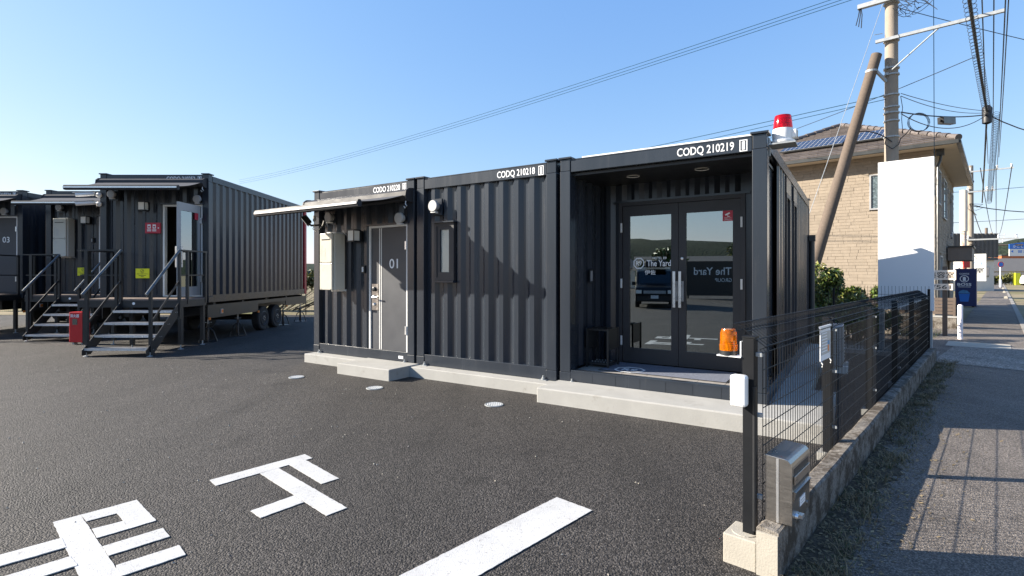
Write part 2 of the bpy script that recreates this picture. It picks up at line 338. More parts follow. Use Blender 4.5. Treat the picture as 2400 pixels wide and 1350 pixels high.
mark_parts('white painted character with a box and long bars in the near left corner', [
  [(-2.836,3.294),(-2.747,3.397),(-1.70,2.45),(-1.80,2.34)], [(-2.747,3.397),(-2.639,3.514),(-2.529,3.42),(-2.637,3.305)],
  [(-2.639,3.514),(-2.548,3.622),(-2.213,3.316),(-2.303,3.211)], [(-2.524,3.205),(-2.412,3.309),(-2.303,3.211),(-2.409,3.094)],
  [(-2.302,2.998),(-2.105,3.215),(-1.997,3.113),(-2.192,2.899)], [(-2.079,2.8),(-1.881,3.012),(-1.78,2.909),(-1.985,2.695)],
  [(-3.05,2.63),(-2.612,3.093),(-2.497,2.989),(-2.93,2.53)], [(-2.80,2.44),(-2.394,2.891),(-2.281,2.8),(-2.70,2.35)]])
d = Vector((-.676,-.737))
mark('painted_line', 'broad white painted bar running out of the bottom edge of the photo', [[(.308,3.665),(.52,3.46),(.52+d.x*3,3.46+d.y*3),(.308+d.x*3,3.665+d.y*3)]])
for i, (q, lab) in enumerate((((-3.229,7.992), 'small round white drain cover farthest to the left, beyond the door step'), ((-1.86,7.222), 'small round white drain cover in front of the numbered door step'), ((-.212,6.295), 'small round white drain cover nearest the wide porch step'))):
    t = thing('drain_cover', lab, 'drain cover', (*q, 0), 0, 'round drain covers in the asphalt')
    MB().lathe([(.112,.0),(.112,.008),(.104,.011),(.098,.008)], seg=24).build('rim', 'gal', t, True)
    g = MB().lathe([(.097,.0),(.097,.007)], seg=24)
    for k in range(-3, 4):
        for j in range(-3, 4):
            if k*k+j*j < 11: g.box(k*.025-.008, k*.025+.008, j*.025-.008, j*.025+.008, .0072, .0105)
    g.build('lid', 'trim', t)

# ---------------------------------------------------------------- containers
W, H = 2.438, 2.896
def corner(root, x, y, L, m='paint'):
    sx = .145; sy = .16
    x0 = 0 if x == 0 else W-sx; y0 = 0 if y == 0 else L-sy
    p = MB().box(x0, x0+sx, y0, y0+sy, .135, 2.715).build('corner_post', m, root, bevel=.006)
    a = .004
    box('corner_casting', m, root, x0-a, x0+sx+a, y0-a, y0+sy+a, .0, .133, bevel=.005)
    c = box('corner_casting', m, root, x0+.004, x0+sx-.004, y0+.004, y0+sy-.004, 2.717, 2.87, bevel=.005)
    box('cap_plate', m, c, x0-.018, x0+sx+.018, y0-.018, y0+sy+.03, 2.872, H, bevel=.004)
    return p
def shell(root, L, front=True, fgaps=(), red_rear=False, porch=0., left=True, rgaps=()):
    for x in (0, 1):
        corner(root, x, 0, L)
        corner(root, x, 1, L, 'redpost' if red_rear else 'paint')
    r = box('top_rail', 'paint', root, .147, W-.147, .012, .075, 2.70, 2.852, bevel=.005)
    box('rail_flange', 'paint', r, .16, W-.147, .010, .11, 2.853, 2.866)
    box('top_rail', 'paint', root, .147, W-.147, L-.075, L-.012, 2.70, 2.852)
    box('sill', 'paint', root, .147, W-.147, .006, .10, .0, .165, bevel=.004)
    box('sill', 'paint', root, .147, W-.147, L-.10, L-.006, .0, .165)
    for x0, x1 in ((.0, .062), (W-.062, W)):
        box('top_rail', 'paint', root, x0, x1, .162, L-.162, 2.725, 2.855)
        box('bottom_rail', 'paint', root, x0+.004, x1-.004, .166, L-.166, .0, .165)
    if front:
        mb = MB(); xs = [.147]; 
        for a, b, z0, z1 in fgaps:
            mb.corr('x', xs[-1], a, .165, 2.70, .035, .045, .25, .02); 
            if z0 > .2: mb.corr('x', a, b, .165, z0, .035, .045, .25, .02)
            mb.corr('x', a, b, z1, 2.70, .035, .045, .25, .02); xs.append(b)
        if xs[-1] < W-.15: mb.corr('x', xs[-1], W-.147, .165, 2.70, .035, .045, .25, .02)
        mb.build('wall_panel', 'paint', root)
    ys = .162 if not porch else porch
    mb = MB()
    mb.corr('y', ys, L-.162, .165, 2.725, .012, .036, .278, .05).build('side_panel', 'paint', root)
    mb = MB(); y = ys
    for a, b, z0, z1 in rgaps:
        mb.corr('y', y, a, .165, 2.725, W-.012, -.036, .278, .05); mb.corr('y', a, b, .165, z0, W-.012, -.036, .278, .05); mb.corr('y', a, b, z1, 2.725, W-.012, -.036, .278, .05); y = b
    mb.corr('y', y, L-.162, .165, 2.725, W-.012, -.036, .278, .05).build('side_panel', 'paint', root)
    MB().corr('x', .147, W-.147, .165, 2.70, L-.035, -.045).build('rear_panel', 'paint', root)
    box('roof', 'paint', root, .062, W-.062, .11, L-.08, 2.80, 2.835)
    box('floor_pan', 'dark', root, .062, W-.062, .1, L-.1, .03, .13)
def code(root, num, x0=1.50, x1=2.245):
    w = x1-x0
    text('lettering', 'CODQ '+num, 'print', root, (x0, .0115, 2.716), FRONT, .108, w*.82, .0015, bold=.008)
    fr = MB(); a, b = x0+w*.895, x1; z0, z1 = 2.708, 2.832
    for q in ((a,b,z0,z0+.009),(a,b,z1-.009,z1),(a,a+.009,z0+.009,z1-.009),(b-.009,b,z0+.009,z1-.009)): fr.box(q[0],q[1],.009,.0118,q[2],q[3])
    f = fr.build('code_box', 'print', root)
    text('numeral', '1', 'print', f, ((a+b)/2, .0115, 2.727), FRONT, .086, .03, .0015, 'c', bold=.03)
def vent(root, x, z, y=.0, plate=True, m='vent'):
    b = MB()
    if plate: b.box(x-.10, x+.10, y+.0, y+.034, z-.13, z+.115)
    else: b.lathe([(.05,-.04),(.05,.0)], (x, y, z), 16, 'y')
    p = b.build('vent_plate', 'paint', root)
    MB().lathe([(.06,.0),(.06,.045),(.082,.047),(.088,.055),(.088,.088),(.080,.097)], (x, y, z), 28, 'y').build('vent_cap', m, p, True)
    MB().prism([(x-.05,z-.086),(x+.05,z-.086),(x+.045,z-.10),(x-.045,z-.10)], 'y', y-.085, y-.02).build('vent_lip', 'trim', p)

# --- container with the numbered door (left of the row)
L0 = 6.06; GAP = .0573; BASE = .152
lab_row = 'dark container rooms in a row on one concrete footing'
c1 = thing('container_room', 'charcoal container room with door 01, leftmost of the row on the concrete footing', 'container room', row(0,0,BASE), RZ, lab_row)
shell(c1, L0, fgaps=((1.42,2.30,.16,2.19),))
code(c1, '210220', 1.52, 2.26); vent(c1, .497, 2.39); vent(c1, 2.19, 2.275, plate=False, m='greyt')
def room_door(root, x0, x1, z0, z1, num, y=.03, digits=True):
    fr = MB(); t = .032
    fr.box(x0-t, x0, y-.02, y+.06, z0-.03, z1).box(x1, x1+t, y-.02, y+.06, z0-.03, z1).box(x0-t, x1+t, y-.02, y+.06, z1, z1+t).box(x0, x1, y-.02, y+.06, z0-.03, z0-.004)
    f = fr.build('door_frame', 'trim', root)
    box('drip_edge', 'paint', f, x0-.07, x1+.06, y-.05, y+.03, z1+t+.003, z1+t+.03)
    d = box('door', 'door', root, x0+.004, x1-.004, y+.0, y+.045, z0, z1-.004, bevel=.003)
    w = x1-x0
    for xx in (.235, .285): box('inlay_strip', 'trim', d, x0+w*xx, x0+w*xx+.016, y-.004, y-.0005, z0+.002, z1-.008)
    if digits: text('door_number', num, 'print', d, (x0+w*.52, y-.001, z0+(z1-z0)*.665), FRONT, .155, .19, .0018, bold=.006)
    pl = MB().box(x0+.02, x0+w*.215, y-.006, y-.0005, z0+.64, z0+1.07).build('lock_plate', 'steel', d)
    for zz in (.985,): MB().lathe([(.035,0),(.035,.03),(.028,.034)], (x0+.085, y-.005, z0+zz), 16, 'y').build('keypad', 'dark', d, True)
    hh = MB().lathe([(.026,0),(.026,.02),(.02,.024)], (x0+.08, y-.005, z0+.855), 16, 'y'); hh.path([(x0+.08,y-.02,z0+.855),(x0+.08,y-.055,z0+.855),(x0+.19,y-.06,z0+.853)], .011, 8).build('handle', 'alu', d, True)
    hh = MB().lathe([(.026,0),(.026,.02),(.018,.03)], (x0+.08, y-.005, z0+.735), 16, 'y').build('thumb_turn', 'alu', d, True)
    for zz in (.28, 1.62): box('hinge', 'alu', d, x1-.02, x1+.012, y-.034, y-.0215, z0+zz, z0+zz+.13)
    return d
room_door(c1, 1.452, 2.262, .165, 2.155, '01')
box('maker_plate', 'white', c1, 2.10, 2.20, .003, .0055, .055, .10)
# --- container with the slim window (middle)
c2 = thing('container_room', 'charcoal container room with one slim frosted window, middle of the row', 'container room', row(W+GAP,0,BASE), RZ, lab_row)
shell(c2, L0); code(c2, '210218'); vent(c2, .40, 2.415)
wx0, wx1, wz0, wz1 = .365, .74, 1.30, 2.16
wf = MB(); 
for q in ((wx0,wx0+.045,wz0,wz1),(wx1-.045,wx1,wz0,wz1),(wx0+.045,wx1-.045,wz0,wz0+.045),(wx0+.045,wx1-.045,wz1-.045,wz1)): wf.box(q[0],q[1],-.012,.07,q[2],q[3])
win = wf.build('window', 'frame', c2)
wf = MB()
for q in ((wx0+.045,wx0+.10,wz0+.045,wz1-.045),(wx1-.10,wx1-.045,wz0+.045,wz1-.045),(wx0+.10,wx1-.10,wz0+.045,wz0+.125),(wx0+.10,wx1-.10,wz1-.10,wz1-.045)): wf.box(q[0],q[1],.0,.06,q[2],q[3])
wf.build('sash', 'frame', win); box('pane', 'frost', win, wx0+.10, wx1-.10, .022, .03, wz0+.125, wz1-.10)
box('drip_edge', 'paint', win, wx0-.025, wx1+.025, -.05, .06, wz1+.002, wz1+.022); box('window_sill', 'paint', win, wx0-.01, wx1+.01, -.045, .06, wz0-.03, wz0-.002)
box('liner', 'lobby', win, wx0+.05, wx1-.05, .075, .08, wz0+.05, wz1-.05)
# --- lobby container with the open porch (right)
c3 = thing('container_lobby', 'charcoal container with an open porch and double glass doors, right end of the row', 'container room', row(2*(W+GAP),0,BASE), RZ, lab_row)
shell(c3, L0, front=False, porch=1.12, rgaps=((1.85,2.34,.2,2.5),(2.83,3.31,.2,2.5)))
code(c3, '210219')
# roof lip over the porch rail, its sunlit brightness put in as white colour
box('roof_lip', 'white', c3, .30, W-.15, .02, .30, 2.868, 2.884)
PD = 1.05
box('porch_side_panel', 'paint', c3, .07, .085, .162, PD+.1, .165, 2.70)
MB().corr('y', .2, PD, .165, 2.70, .125, -.038, .278, .16).build('porch_wall', 'paint', c3)
box('porch_side_panel', 'paint', c3, W-.10, W-.085, .162, 1.12, .165, 2.725)
box('porch_ceiling', 'dark', c3, .07, W-.07, .08, PD+.12, 2.66, 2.695)
for xx in (.80, 1.66): 
    MB().lathe([(.0,.0),(.075,.0),(.082,-.006),(.082,.0)][1:], (xx, .50, 2.658), 24).build('downlight', 'lit', c3, True)
# wall round the door
DX0, DX1, DZ0, DZ1 = .40, 2.06, .152, 2.40
mb = MB(); mb.corr('x', .087, DX0, .165, 2.66, PD, .04, .25, .2).corr('x', DX0, DX1+.05, DZ1+.03, 2.66, PD, .04, .25, .12).build('porch_wall', 'paint', c3)
box('porch_wall', 'paint', c3, DX1, W-.101, PD+.0, PD+.05, .165, 2.66)
box('door_lintel', 'paint', c3, DX0-.05, DX1+.06, PD-.04, PD-.001, DZ1, DZ1+.028)
fr = MB(); t = .05
fr.box(DX0, DX0+t, PD-.03, PD+.09, DZ0, DZ1).box(DX1-t, DX1, PD-.03, PD+.09, DZ0, DZ1).box(DX0+t, DX1-t, PD-.03, PD+.09, DZ1-t, DZ1)
dd = fr.build('double_door_frame', 'frame', c3)
mid = (DX0+DX1)/2
for k, (a, b) in enumerate(((DX0+t+.004, mid-.003), (mid+.003, DX1-t-.004))):
    lf = MB(); z0 = DZ0+.012; z1 = DZ1-t-.005; s = .095; bt = .20; tp = .14
    lf.box(a, a+s, PD-.01, PD+.035, z0, z1).box(b-s, b, PD-.01, PD+.035, z0, z1).box(a+s, b-s, PD-.01, PD+.035, z0, z0+bt).box(a+s, b-s, PD-.01, PD+.035, z1-tp, z1)
    leaf = lf.build('glass_door', 'frame', c3)
    box('pane', 'glass', leaf, a+s-.004, b-s+.004, PD+.010, PD+.018, z0+bt-.004, z1-tp+.004)
    hx = b-.035 if k == 0 else a+.035
    hb = MB().box(hx-.018, hx+.018, PD-.095, PD-.082, .95, 1.43)
    for zz in (1.05, 1.24): hb.box(hx-.012, hx+.012, PD-.082, PD-.0105, zz, zz+.035)
    hb.build('pull_handle', 'alu', leaf, bevel=.003)
    box('handle_plate', 'grey', leaf, hx-.03, hx+.03, PD-.014, PD-.0102, 1.03, 1.30)
    ox = a-.012 if k == 0 else b+.012
    for zz in (.40, 1.20, 1.98): box('hinge', 'trim', leaf, ox-.012, ox+.012, PD-.045, PD-.0305, zz, zz+.13)
    gx0, gx1 = a+s, b-s
    if k == 0:
        ring = MB(); cx, cz, r0, r1 = gx0+.13, 1.545, .083, .068
        oc = [(math.cos(R(22.5+45*i)), math.sin(R(22.5+45*i))) for i in range(9)]
        for i in range(8): ring.prism([(cx+r0*oc[i][0],cz+r0*oc[i][1]),(cx+r0*oc[i+1][0],cz+r0*oc[i+1][1]),(cx+r1*oc[i+1][0],cz+r1*oc[i+1][1]),(cx+r1*oc[i][0],cz+r1*oc[i][1])], 'y', PD+.0075, PD+.0095)
        g = ring.build('logo', 'print', leaf)
        text('lettering', 'R9', 'print', leaf, (cx, PD+.009, cz-.033), FRONT, .066, .078, .0015, 'c', .02)
        text('lettering', 'HOTEL R9', 'print', leaf, (gx0+.42, PD+.009, 1.595), FRONT, .035, .19, .0015, 'c', .005)
        text('lettering', 'The Yard', 'print', leaf, (gx0+.245, PD+.009, 1.50), FRONT, .085, .33, .0015, 'l', .012)
        text('lettering', '伊佐', 'print', leaf, (gx0+.215, PD+.009, 1.385), FRONT, .068, .15, .0015, 'l', .008)
    else:
        st_ = box('security_sticker', 'crim', leaf, b-s-.125, b-s-.002, PD+.007, PD+.0092, z1-tp-.135, z1-tp-.003)
        px = b-s-.063
        i_ = MB().prism([(px-.035,z1-.19),(px+.02,z1-.165),(px+.028,z1-.182),(px-.025,z1-.207)], 'y', PD+.004, PD+.0065).box(px-.004, px+.004, PD+.004, PD+.0065, z1-.222, z1-.202).box(px+.004, px+.025, PD+.004, PD+.0065, z1-.222, z1-.214)
        i_.build('camera_icon', 'print', leaf)
        text('lettering', '防犯カメラ', 'print', leaf, (px, PD+.0068, z1-.243), FRONT, .016, .08, .001, 'c'); text('lettering', '24時間監視中', 'print', leaf, (px, PD+.0068, z1-.265), FRONT, .014, .09, .001, 'c')
        MB().lathe([(.02,0),(.02,.012),(.012,.018)], (a+.045, PD-.0102, 1.60), 14, 'y').build('lock_cylinder', 'alu', leaf, True)
# porch floor of tiles, in rows
pf = box('porch_floor', 'dark', c3, .147, W-.147, .012, PD+.09, .1, .143)
nx = 7; tw = (W-.147-.147)/nx
for i in range(nx):
    for j in range(4):
        z = .150+random.uniform(-.0006,.0006)
        box('tile', 'tile', c3, .147+i*tw+.003, .147+(i+1)*tw-.003, .008+j*.258+.002, .008+(j+1)*.258-.002, .1435, z)
for i in range(nx): box('riser_tile', 'paint', c3, .147+i*tw+.002, .147+(i+1)*tw-.002, -.001, .0055, .012, .145)
box('maker_plate', 'white', c3, 2.17, 2.28, -.0045, -.0015, .025, .075)
text('lettering', 'N', 'black', c3, (2.19, -.005, .035), FRONT, .03, .03, .0008)
box('switch_plate', 'dark', c3, .13, .15, .60, .69, 1.28, 1.46); box('switch_face', 'grey', c3, .150, .153, .615, .675, 1.30, 1.44)
# lobby inside and side windows
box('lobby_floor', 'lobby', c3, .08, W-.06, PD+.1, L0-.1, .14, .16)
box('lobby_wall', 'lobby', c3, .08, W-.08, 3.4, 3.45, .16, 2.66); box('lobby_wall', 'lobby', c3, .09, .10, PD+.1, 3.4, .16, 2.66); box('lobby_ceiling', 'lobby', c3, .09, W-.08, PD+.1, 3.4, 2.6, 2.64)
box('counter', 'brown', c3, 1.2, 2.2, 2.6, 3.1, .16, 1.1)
for a, b in ((1.85,2.34),(2.83,3.31)):
    f = MB()
    for q in ((a,a+.05,.22,2.48),(b-.05,b,.22,2.48),(a+.05,b-.05,.22,.27),(a+.05,b-.05,2.43,2.48)): f.box(W-.07, W+.006, q[0], q[1], q[2], q[3])
    f = f.build('side_window', 'frame', c3); box('pane', 'wglass', f, W-.04, W-.034, a+.05, b-.05, .27, 2.43); box('header_plate', 'paint', f, W-.03, W+.004, a-.02, b+.02, 2.485, 2.70); box('liner', 'lobby', f, W-.09, W-.085, a, b, .22, 2.5)
dp = MB().tube((W+.05, L0-.12, 2.05), (W+.05, L0-.12, .1), .05, 12); dp.box(W+.0, W+.11, L0-.19, L0-.05, 2.05, 2.17); dp.build('downpipe', 'gutter', c3, True)
# --- anchor bolts at each post
for root in (c1, c2, c3):
    for x in ((.18, W-.18)):
        b = MB().box(x-.055, x+.055, -.05, .005, 0, .006).lathe([(.022,.006),(.022,.03),(.01,.032),(.01,.06)], (x, -.025, 0), 8); b.build('anchor_bolt', 'gal', root, True)

# --- footing and steps
f1 = thing('concrete_footing', 'long low concrete footing under the three container rooms', 'concrete footing', row(0,0,0), RZ)
MB().prism([(.03,-.22),(3*W+2*GAP+.32,-.22),(3*W+2*GAP+.32,L0+.1),(.03,L0+.1)], 'z', -.05, BASE-.002).build('footing_slab', 'conc', f1, bevel=.01)
s1 = MB().box(1.42,2.555,-.64,-.004,-.02,.166).build('concrete_step', 'conc', bevel=.012); s1.location = row(0,0,0); s1.rotation_euler = (0,0,RZ); tag(s1, 'small pale concrete step below the door numbered 01', 'concrete step')
s2 = MB().prism([(4.97,-.57),(8.02,-.57),(8.02,1.1),(7.455,1.1),(7.455,-.004),(4.97,-.004)], 'z', -.02, .176).build('concrete_step', 'conc', bevel=.014); s2.location = row(0,0,0); s2.rotation_euler = (0,0,RZ); tag(s2, 'wide pale concrete step in front of the open porch', 'concrete step')

# --- things fixed on the row
def local(o, s, d, z, r=0): o.location = row(s, d, z); o.rotation_euler = (0,0,RZ+r); return o
def heater(lab, group, w=.34, h=.95):
    t = thing('water_heater', lab, 'water heater', group=group)
    box('upper_cover', 'cream', t, 0, w-.03, -.31, -.27, h*.47+.004, h, bevel=.012); box('lower_cover', 'cream', t, 0, w-.03, -.31, -.27, 0, h*.47, bevel=.008)
    box('case', 'cream', t, .0, w-.002, -.268, -.06, .002, h-.004, bevel=.006)
    box('case_seam', 'greyt', t, w-.0015, w+.001, -.265, -.06, h*.465, h*.472)
    e = box('exhaust_slot', 'dark', t, .05, w-.09, -.3135, -.3105, h-.115, h-.10); box('exhaust_lip', 'cream', t, .045, w-.08, -.322, -.311, h-.099, h-.09)
    box('mounting_bracket', 'trim', t, .04, w-.08, -.20, -.02, h-.003, h+.03); box('mounting_bracket', 'trim', t, .04, w-.08, -.10, .05, -.03, .001)
    pr = MB()
    for i in range(11):
        z = h*.54+i*.022; pr.box(.03, .055+.012*random.random(), -.3118, -.3104, z, z+.012)
        if i < 9: pr.box(.09, .16-.02*random.random(), -.3118, -.3104, z, z+.012)
    for i in range(3): pr.box(.05, .13-.02*i, -.3118, -.3104, h*.39-i*.022, h*.39-i*.022+.01)
    pr.build('printed_notice', 'greyt', t)
    for x in (.03, w-.07):
        for z in (h*.49, h*.445, .012): box('screw', 'dark', t, x, x+.02, -.313, -.3104, z, z+.006)
    for i in range(7): box('side_louvre', 'greyt', t, w-.0022, w+.0012, -.255, -.235, h*.56+i*.03, h*.56+i*.03+.016)
    return t
hg = 'cream gas water heaters on container walls'
h1 = local(heater('cream water heater beside door 01, in the sun on the nearest row', hg), .57, 0, 1.285)
def wall_lamp(lab):
    t = thing('wall_lamp', lab, 'wall lamp', group='square wall lamps on container fronts')
    box('back_plate', 'dark', t, -.07, .07, -.02, .03, -.09, .09)
    fr = MB(); 
    for x in (-.08, .068):
        for y in (-.17, -.035): fr.box(x, x+.012, y, y+.012, -.085, .085)
    fr.box(-.083, .083, -.173, -.02, .0855, .10).box(-.083, .083, -.173, -.02, -.10, -.0855); fr.build('cage', 'dark', t)
    box('diffuser', 'lit', t, -.066, .066, -.165, -.03, -.082, .082); return t
local(wall_lamp('square glass wall lamp left of door 01, half in sun'), 1.16, -.01, 2.19)
ic = local(thing('intercom', 'small dark intercom with a pale button right of the sunlit heater', 'intercom'), 1.29, -.02, 1.63)
box('case', 'dark', ic, -.035, .035, -.03, .015, -.065, .065, bevel=.004); box('button', 'trim', ic, -.018, .018, -.036, -.0305, -.045, .04, bevel=.003)
fl = local(thing('floodlight', 'black floodlight on a bracket at the left corner of the row, with a curled cable', 'floodlight'), .12, .0, 2.50)
hb = [Vector(q) for q in ((-.13,0,-.095),(.13,0,-.095),(.13,0,.095),(-.13,0,.095),(-.09,.10,-.07),(.09,.10,-.07),(.09,.10,.07),(-.09,.10,.07))]
RM = Matrix.Rotation(R(-38), 3, 'Z') @ Matrix.Rotation(R(38), 3, 'X'); fo = Vector((-.06,-.24,-.03))
MB().add([fo+RM@q for q in hb], [(0,1,2,3),(7,6,5,4),(0,4,5,1),(1,5,6,2),(2,6,7,3),(3,7,4,0)]).build('lamp_housing', 'dark', fl, bevel=.006)
MB().add([fo+RM@Vector(q) for q in ((-.105,-.003,-.072),(.105,-.003,-.072),(.105,-.003,.072),(-.105,-.003,.072))], [(0,1,2,3)]).build('lamp_window', 'grey', fl)
MB().path([(-.08,-.18,-.04),(0,-.14,-.09),(.05,-.05,-.08),(.05,.02,-.06)], .018, 8).build('bracket', 'dark', fl, True)
MB().tube((.06,-.12,-.02),(.06,-.12,.08), .028, 12).build('motion_sensor', 'grey', fl, True)
MB().path([(.06,-.12,-.02),(.06,-.13,-.1),(.04,-.14,-.15),(.09,-.12,-.20),(.13,-.08,-.16),(.12,0,-.08),(.12,.03,.0)], .008, 6).build('cable', 'greyt', fl, True)
def awning(lab, x0, x1, proj, z0, z1, group):
    t = thing('awning', lab, 'awning', group=group)
    cs = [(-.0,z1-.09),(-.06,z1-.10),(-.13,z1-.08),(-.165,z1-.02),(-.15,z1+.05),(-.09,z1+.09),(.0,z1+.10)]
    MB().prism(cs, 'x', x0+.03, x1-.03).build('cassette', 'case', t, True)
    for a, b in ((x0, x0+.028), (x1-.028, x1)): MB().prism([(y*1.05, z1+(z-z1)*1.15) for y, z in cs], 'x', a, b).build('end_cap', 'case', t, True)
    n = 8; vs = []; fs = []
    for i in range(n+1):
        k = i/n; y = -.14-(proj-.16)*k; z = z1-.01+(z0+.03-z1)*k-.025*math.sin(math.pi*k)
        vs += [(x0+.06,y,z),(x1-.06,y,z),(x0+.06,y,z+.004),(x1-.06,y,z+.004)]
    for i in range(n):
        o = 4*i; fs += [(o+2,o+3,o+7,o+6),(o,o+4,o+5,o+1),(o,o+2,o+6,o+4),(o+1,o+5,o+7,o+3)]
    MB().add(vs, fs).build('canopy', 'canvas', t, True)
    MB().prism([(-proj-.03,z0-.05),(-proj+.03,z0-.055),(-proj+.045,z0+.0),(-proj+.02,z0+.05),(-proj-.025,z0+.045),(-proj-.045,z0)], 'x', x0+.02, x1-.02).build('front_bar', 'case', t, True)
    box('bar_trim', 'alu', t, x0+.03, x1-.03, -proj-.049, -proj-.041, z0-.018, z0+.012)
    xm = (x0+x1)/2
    for s, xe in ((1, x0+.12), (-1, x1-.12)):
        e = (xe+s*.55, -proj*.52, (z0+z1)/2-.05)
        MB().tube((xe, -.07, z1-.06), e, .028, 10).tube(e, (xe+s*.1, -proj+.03, z0), .024, 10).build('folding_arm', 'case', t, True)
    hk = MB().path([(x1-.03,-.13,z1-.10),(x1-.03,-.14,z1-.15),(x1-.0,-.14,z1-.18),(x1-.04,-.14,z1-.21),(x1-.06,-.14,z1-.18)], .008, 6).build('crank_eye', 'trim', t, True)
    return t
ag = 'dark folding-arm awnings over container fronts'
local(awning('dark sunlit awning stretched over door 01, in the nearest row', -.10, 2.42, 1.05, 2.545, 2.775, ag), 0, 0, 0)
# umbrella stand
us = local(thing('umbrella_stand', 'black metal umbrella stand in the left corner of the porch', 'umbrella stand'), 5.16, -.42, BASE+.151)
for x in (0, .30):
    for y in (0, .34): box('leg', 'dark', us, x, x+.025, y, y+.025, 0, .52)
box('side_panel', 'dark', us, .306, .318, .027, .338, .24, .515); box('side_panel', 'dark', us, .007, .018, .027, .338, .24, .515)
g = MB()
for i in range(4): g.box(.027, .298, .02+i*.1, .035+i*.1, .49, .505)
for i in range(3): g.box(.06+i*.08, .075+i*.08, .027, .338, .507, .52)
g.build('top_grid', 'dark', us); box('drip_tray', 'dark', us, .027, .298, .027, .338, .035, .06)
for i in range(6):
    for j in range(2): box('tray_stud', 'grey', us, .05+i*.042, .058+i*.042, .09+j*.15, .098+j*.15, .061, .075)
# mat with the octagon mark
mm = local(thing('door_mat', 'blue grey door mat with an octagon mark on the porch floor', 'door mat'), 5.42, 0, BASE+.153)
MB().box(0,1.545,.30,.98,0,.007).build('mat_pile', 'mat', mm); MB().box(-.02,1.565,.28,1.0,-.0015,.003).build('mat_edge', 'rubber', mm)
ring = MB(); cx, cy, r0, r1 = .34, .46, .20, .177
for i in range(8): ring.prism([(cx+r0*oc[i][0],cy+r0*oc[i][1]),(cx+r0*oc[i+1][0],cy+r0*oc[i+1][1]),(cx+r1*oc[i+1][0],cy+r1*oc[i+1][1]),(cx+r1*oc[i][0],cy+r1*oc[i][1])], 'z', .0065, .009)
ring.build('logo_ring', 'print', mm); text('lettering', 'R9', 'print', mm, (cx, cy-.07, .0072), (0,0,0), .14, .19, .0015, 'c', .015)
# red beacon on the roof corner
rb = local(thing('red_beacon', 'red rotating beacon with white base on the porch roof corner', 'beacon lamp'), 7.56, -.16, 2.93)
MB().box(-.12,.13,-.13,.13,-.03,-.015).box(-.14,-.12,-.02,.02,-.12,-.015).build('bracket', 'gal', rb)
MB().lathe([(.10,-.014),(.115,.0),(.115,.02),(.10,.03),(.105,.10),(.095,.145)], seg=28).build('base', 'white', rb, True)
MB().box(.085,.135,-.055,.055,.035,.125).build('horn', 'white', rb, bevel=.012)
MB().box(.136,.139,-.042,.042,.045,.115).build('horn_grille', 'greyt', rb)
MB().lathe([(.092,.147),(.094,.16),(.082,.275),(.076,.288)], seg=32).build('lens', 'redlens', rb, True)
MB().lathe([(.02,.147),(.02,.20),(.045,.21),(.05,.26)], seg=16).build('reflector', 'alu', rb, True)

# ---------------------------------------------------------------- trailers on the left
def trailer(lab, X, Y, L, loc_z=.92):
    t = thing('container_trailer', lab, 'container trailer', (X, Y, loc_z), 0, 'dark container rooms raised on wheeled trailers')
    return t
def chassis(t, L):
    b = .92
    for x0, x1 in ((.03, .05), (W-.05, W-.03)):
        sk = MB(); z = lambda q: q-b
        sk.box(x0,x1,.02,2.4,z(.56),z(.86)).box(x0,x1,2.4,4.15,z(.765),z(.86)).box(x0,x1,4.15,L+.06,z(.615),z(.86)).build('side_skirt', 'skirt', t)
    m = MB()
    for x in (.55, W-.65): m.box(x, x+.1, .0, L, -.32, -.005)
    for y in (.3, 1.6, 2.9, 4.2, 5.4): m.box(.06, W-.06, y, y+.09, -.14, -.02)
    m.build('chassis_beam', 'dark', t)
    for y in (2.98, 3.82):
        MB().tube((.35, y, -.58), (W-.35, y, -.58), .05, 8).build('axle', 'dark', t)
        for x, s in ((.25, -1), (W-.25, 1)):
            w = MB().lathe([(.20,-.1),(.30,-.105),(.335,-.08),(.335,.08),(.30,.105),(.20,.1)], (x, y, -.585), 28, 'x').build('wheel', 'rubber', t, True)
            r = MB().lathe([(.19,.02),(.20,.085),(.185,.09),(.15,.05),(.09,.05),(.07,.075),(.03,.09)][::1], (x+.022, y, -.585), 24, 'x') if s == 1 else MB().lathe([(.03,-.09),(.07,-.075),(.15,-.05),(.2,-.085)], (x-.022, y, -.585), 24, 'x')
            r.build('rim', 'dark', w, True)
            nb = MB()
            for k in range(6): a = k*math.pi/3; nb.lathe([(.012,0),(.012,.03)], (x+s*.09, y+.055*math.cos(a), -.585+.055*math.sin(a)), 6, 'x')
            nb.build('wheel_nut', 'alu', w)
    for y, z in ((.55, .69),): 
        m = box('marker_frame', 'trim', t, W-.032, W-.022, y, y+.10, z-b-.05, z-b+.05); box('marker_lamp', 'orange', m, W-.0215, W-.012, y+.015, y+.085, z-b-.038, z-b+.038)
    for y, z in ((.04, .55), (2.36, .555), (4.17, .60)): box('marker_lamp', 'orange', t, W-.03, W-.005, y, y+.06, z-b-.025, z-b+.03)
LT = 5.7
tB = trailer('container trailer with the open glass door, nearest of the three raised ones', -9.235, 11.95, LT)
shell(tB, LT, fgaps=((1.42,2.31,.16,2.19),), red_rear=True); code(tB, '210252', 1.49, 2.27); vent(tB, .31, 2.42); vent(tB, 2.22, 2.31, plate=False); chassis(tB, LT)
x0, x1, z0, z1 = 1.452, 2.272, .165, 2.155
fr = MB(); fr.box(x0-.04, x0, -.0, .09, z0-.03, z1).box(x1, x1+.04, -.0, .09, z0-.03, z1).box(x0-.04, x1+.04, -.0, .09, z1, z1+.035).box(x0, x1, .0, .09, z0-.03, z0-.003)
f = fr.build('door_frame', 'trim', tB); box('drip_edge', 'paint', f, x0-.07, x1+.06, -.05, .0, z1+.038, z1+.07)
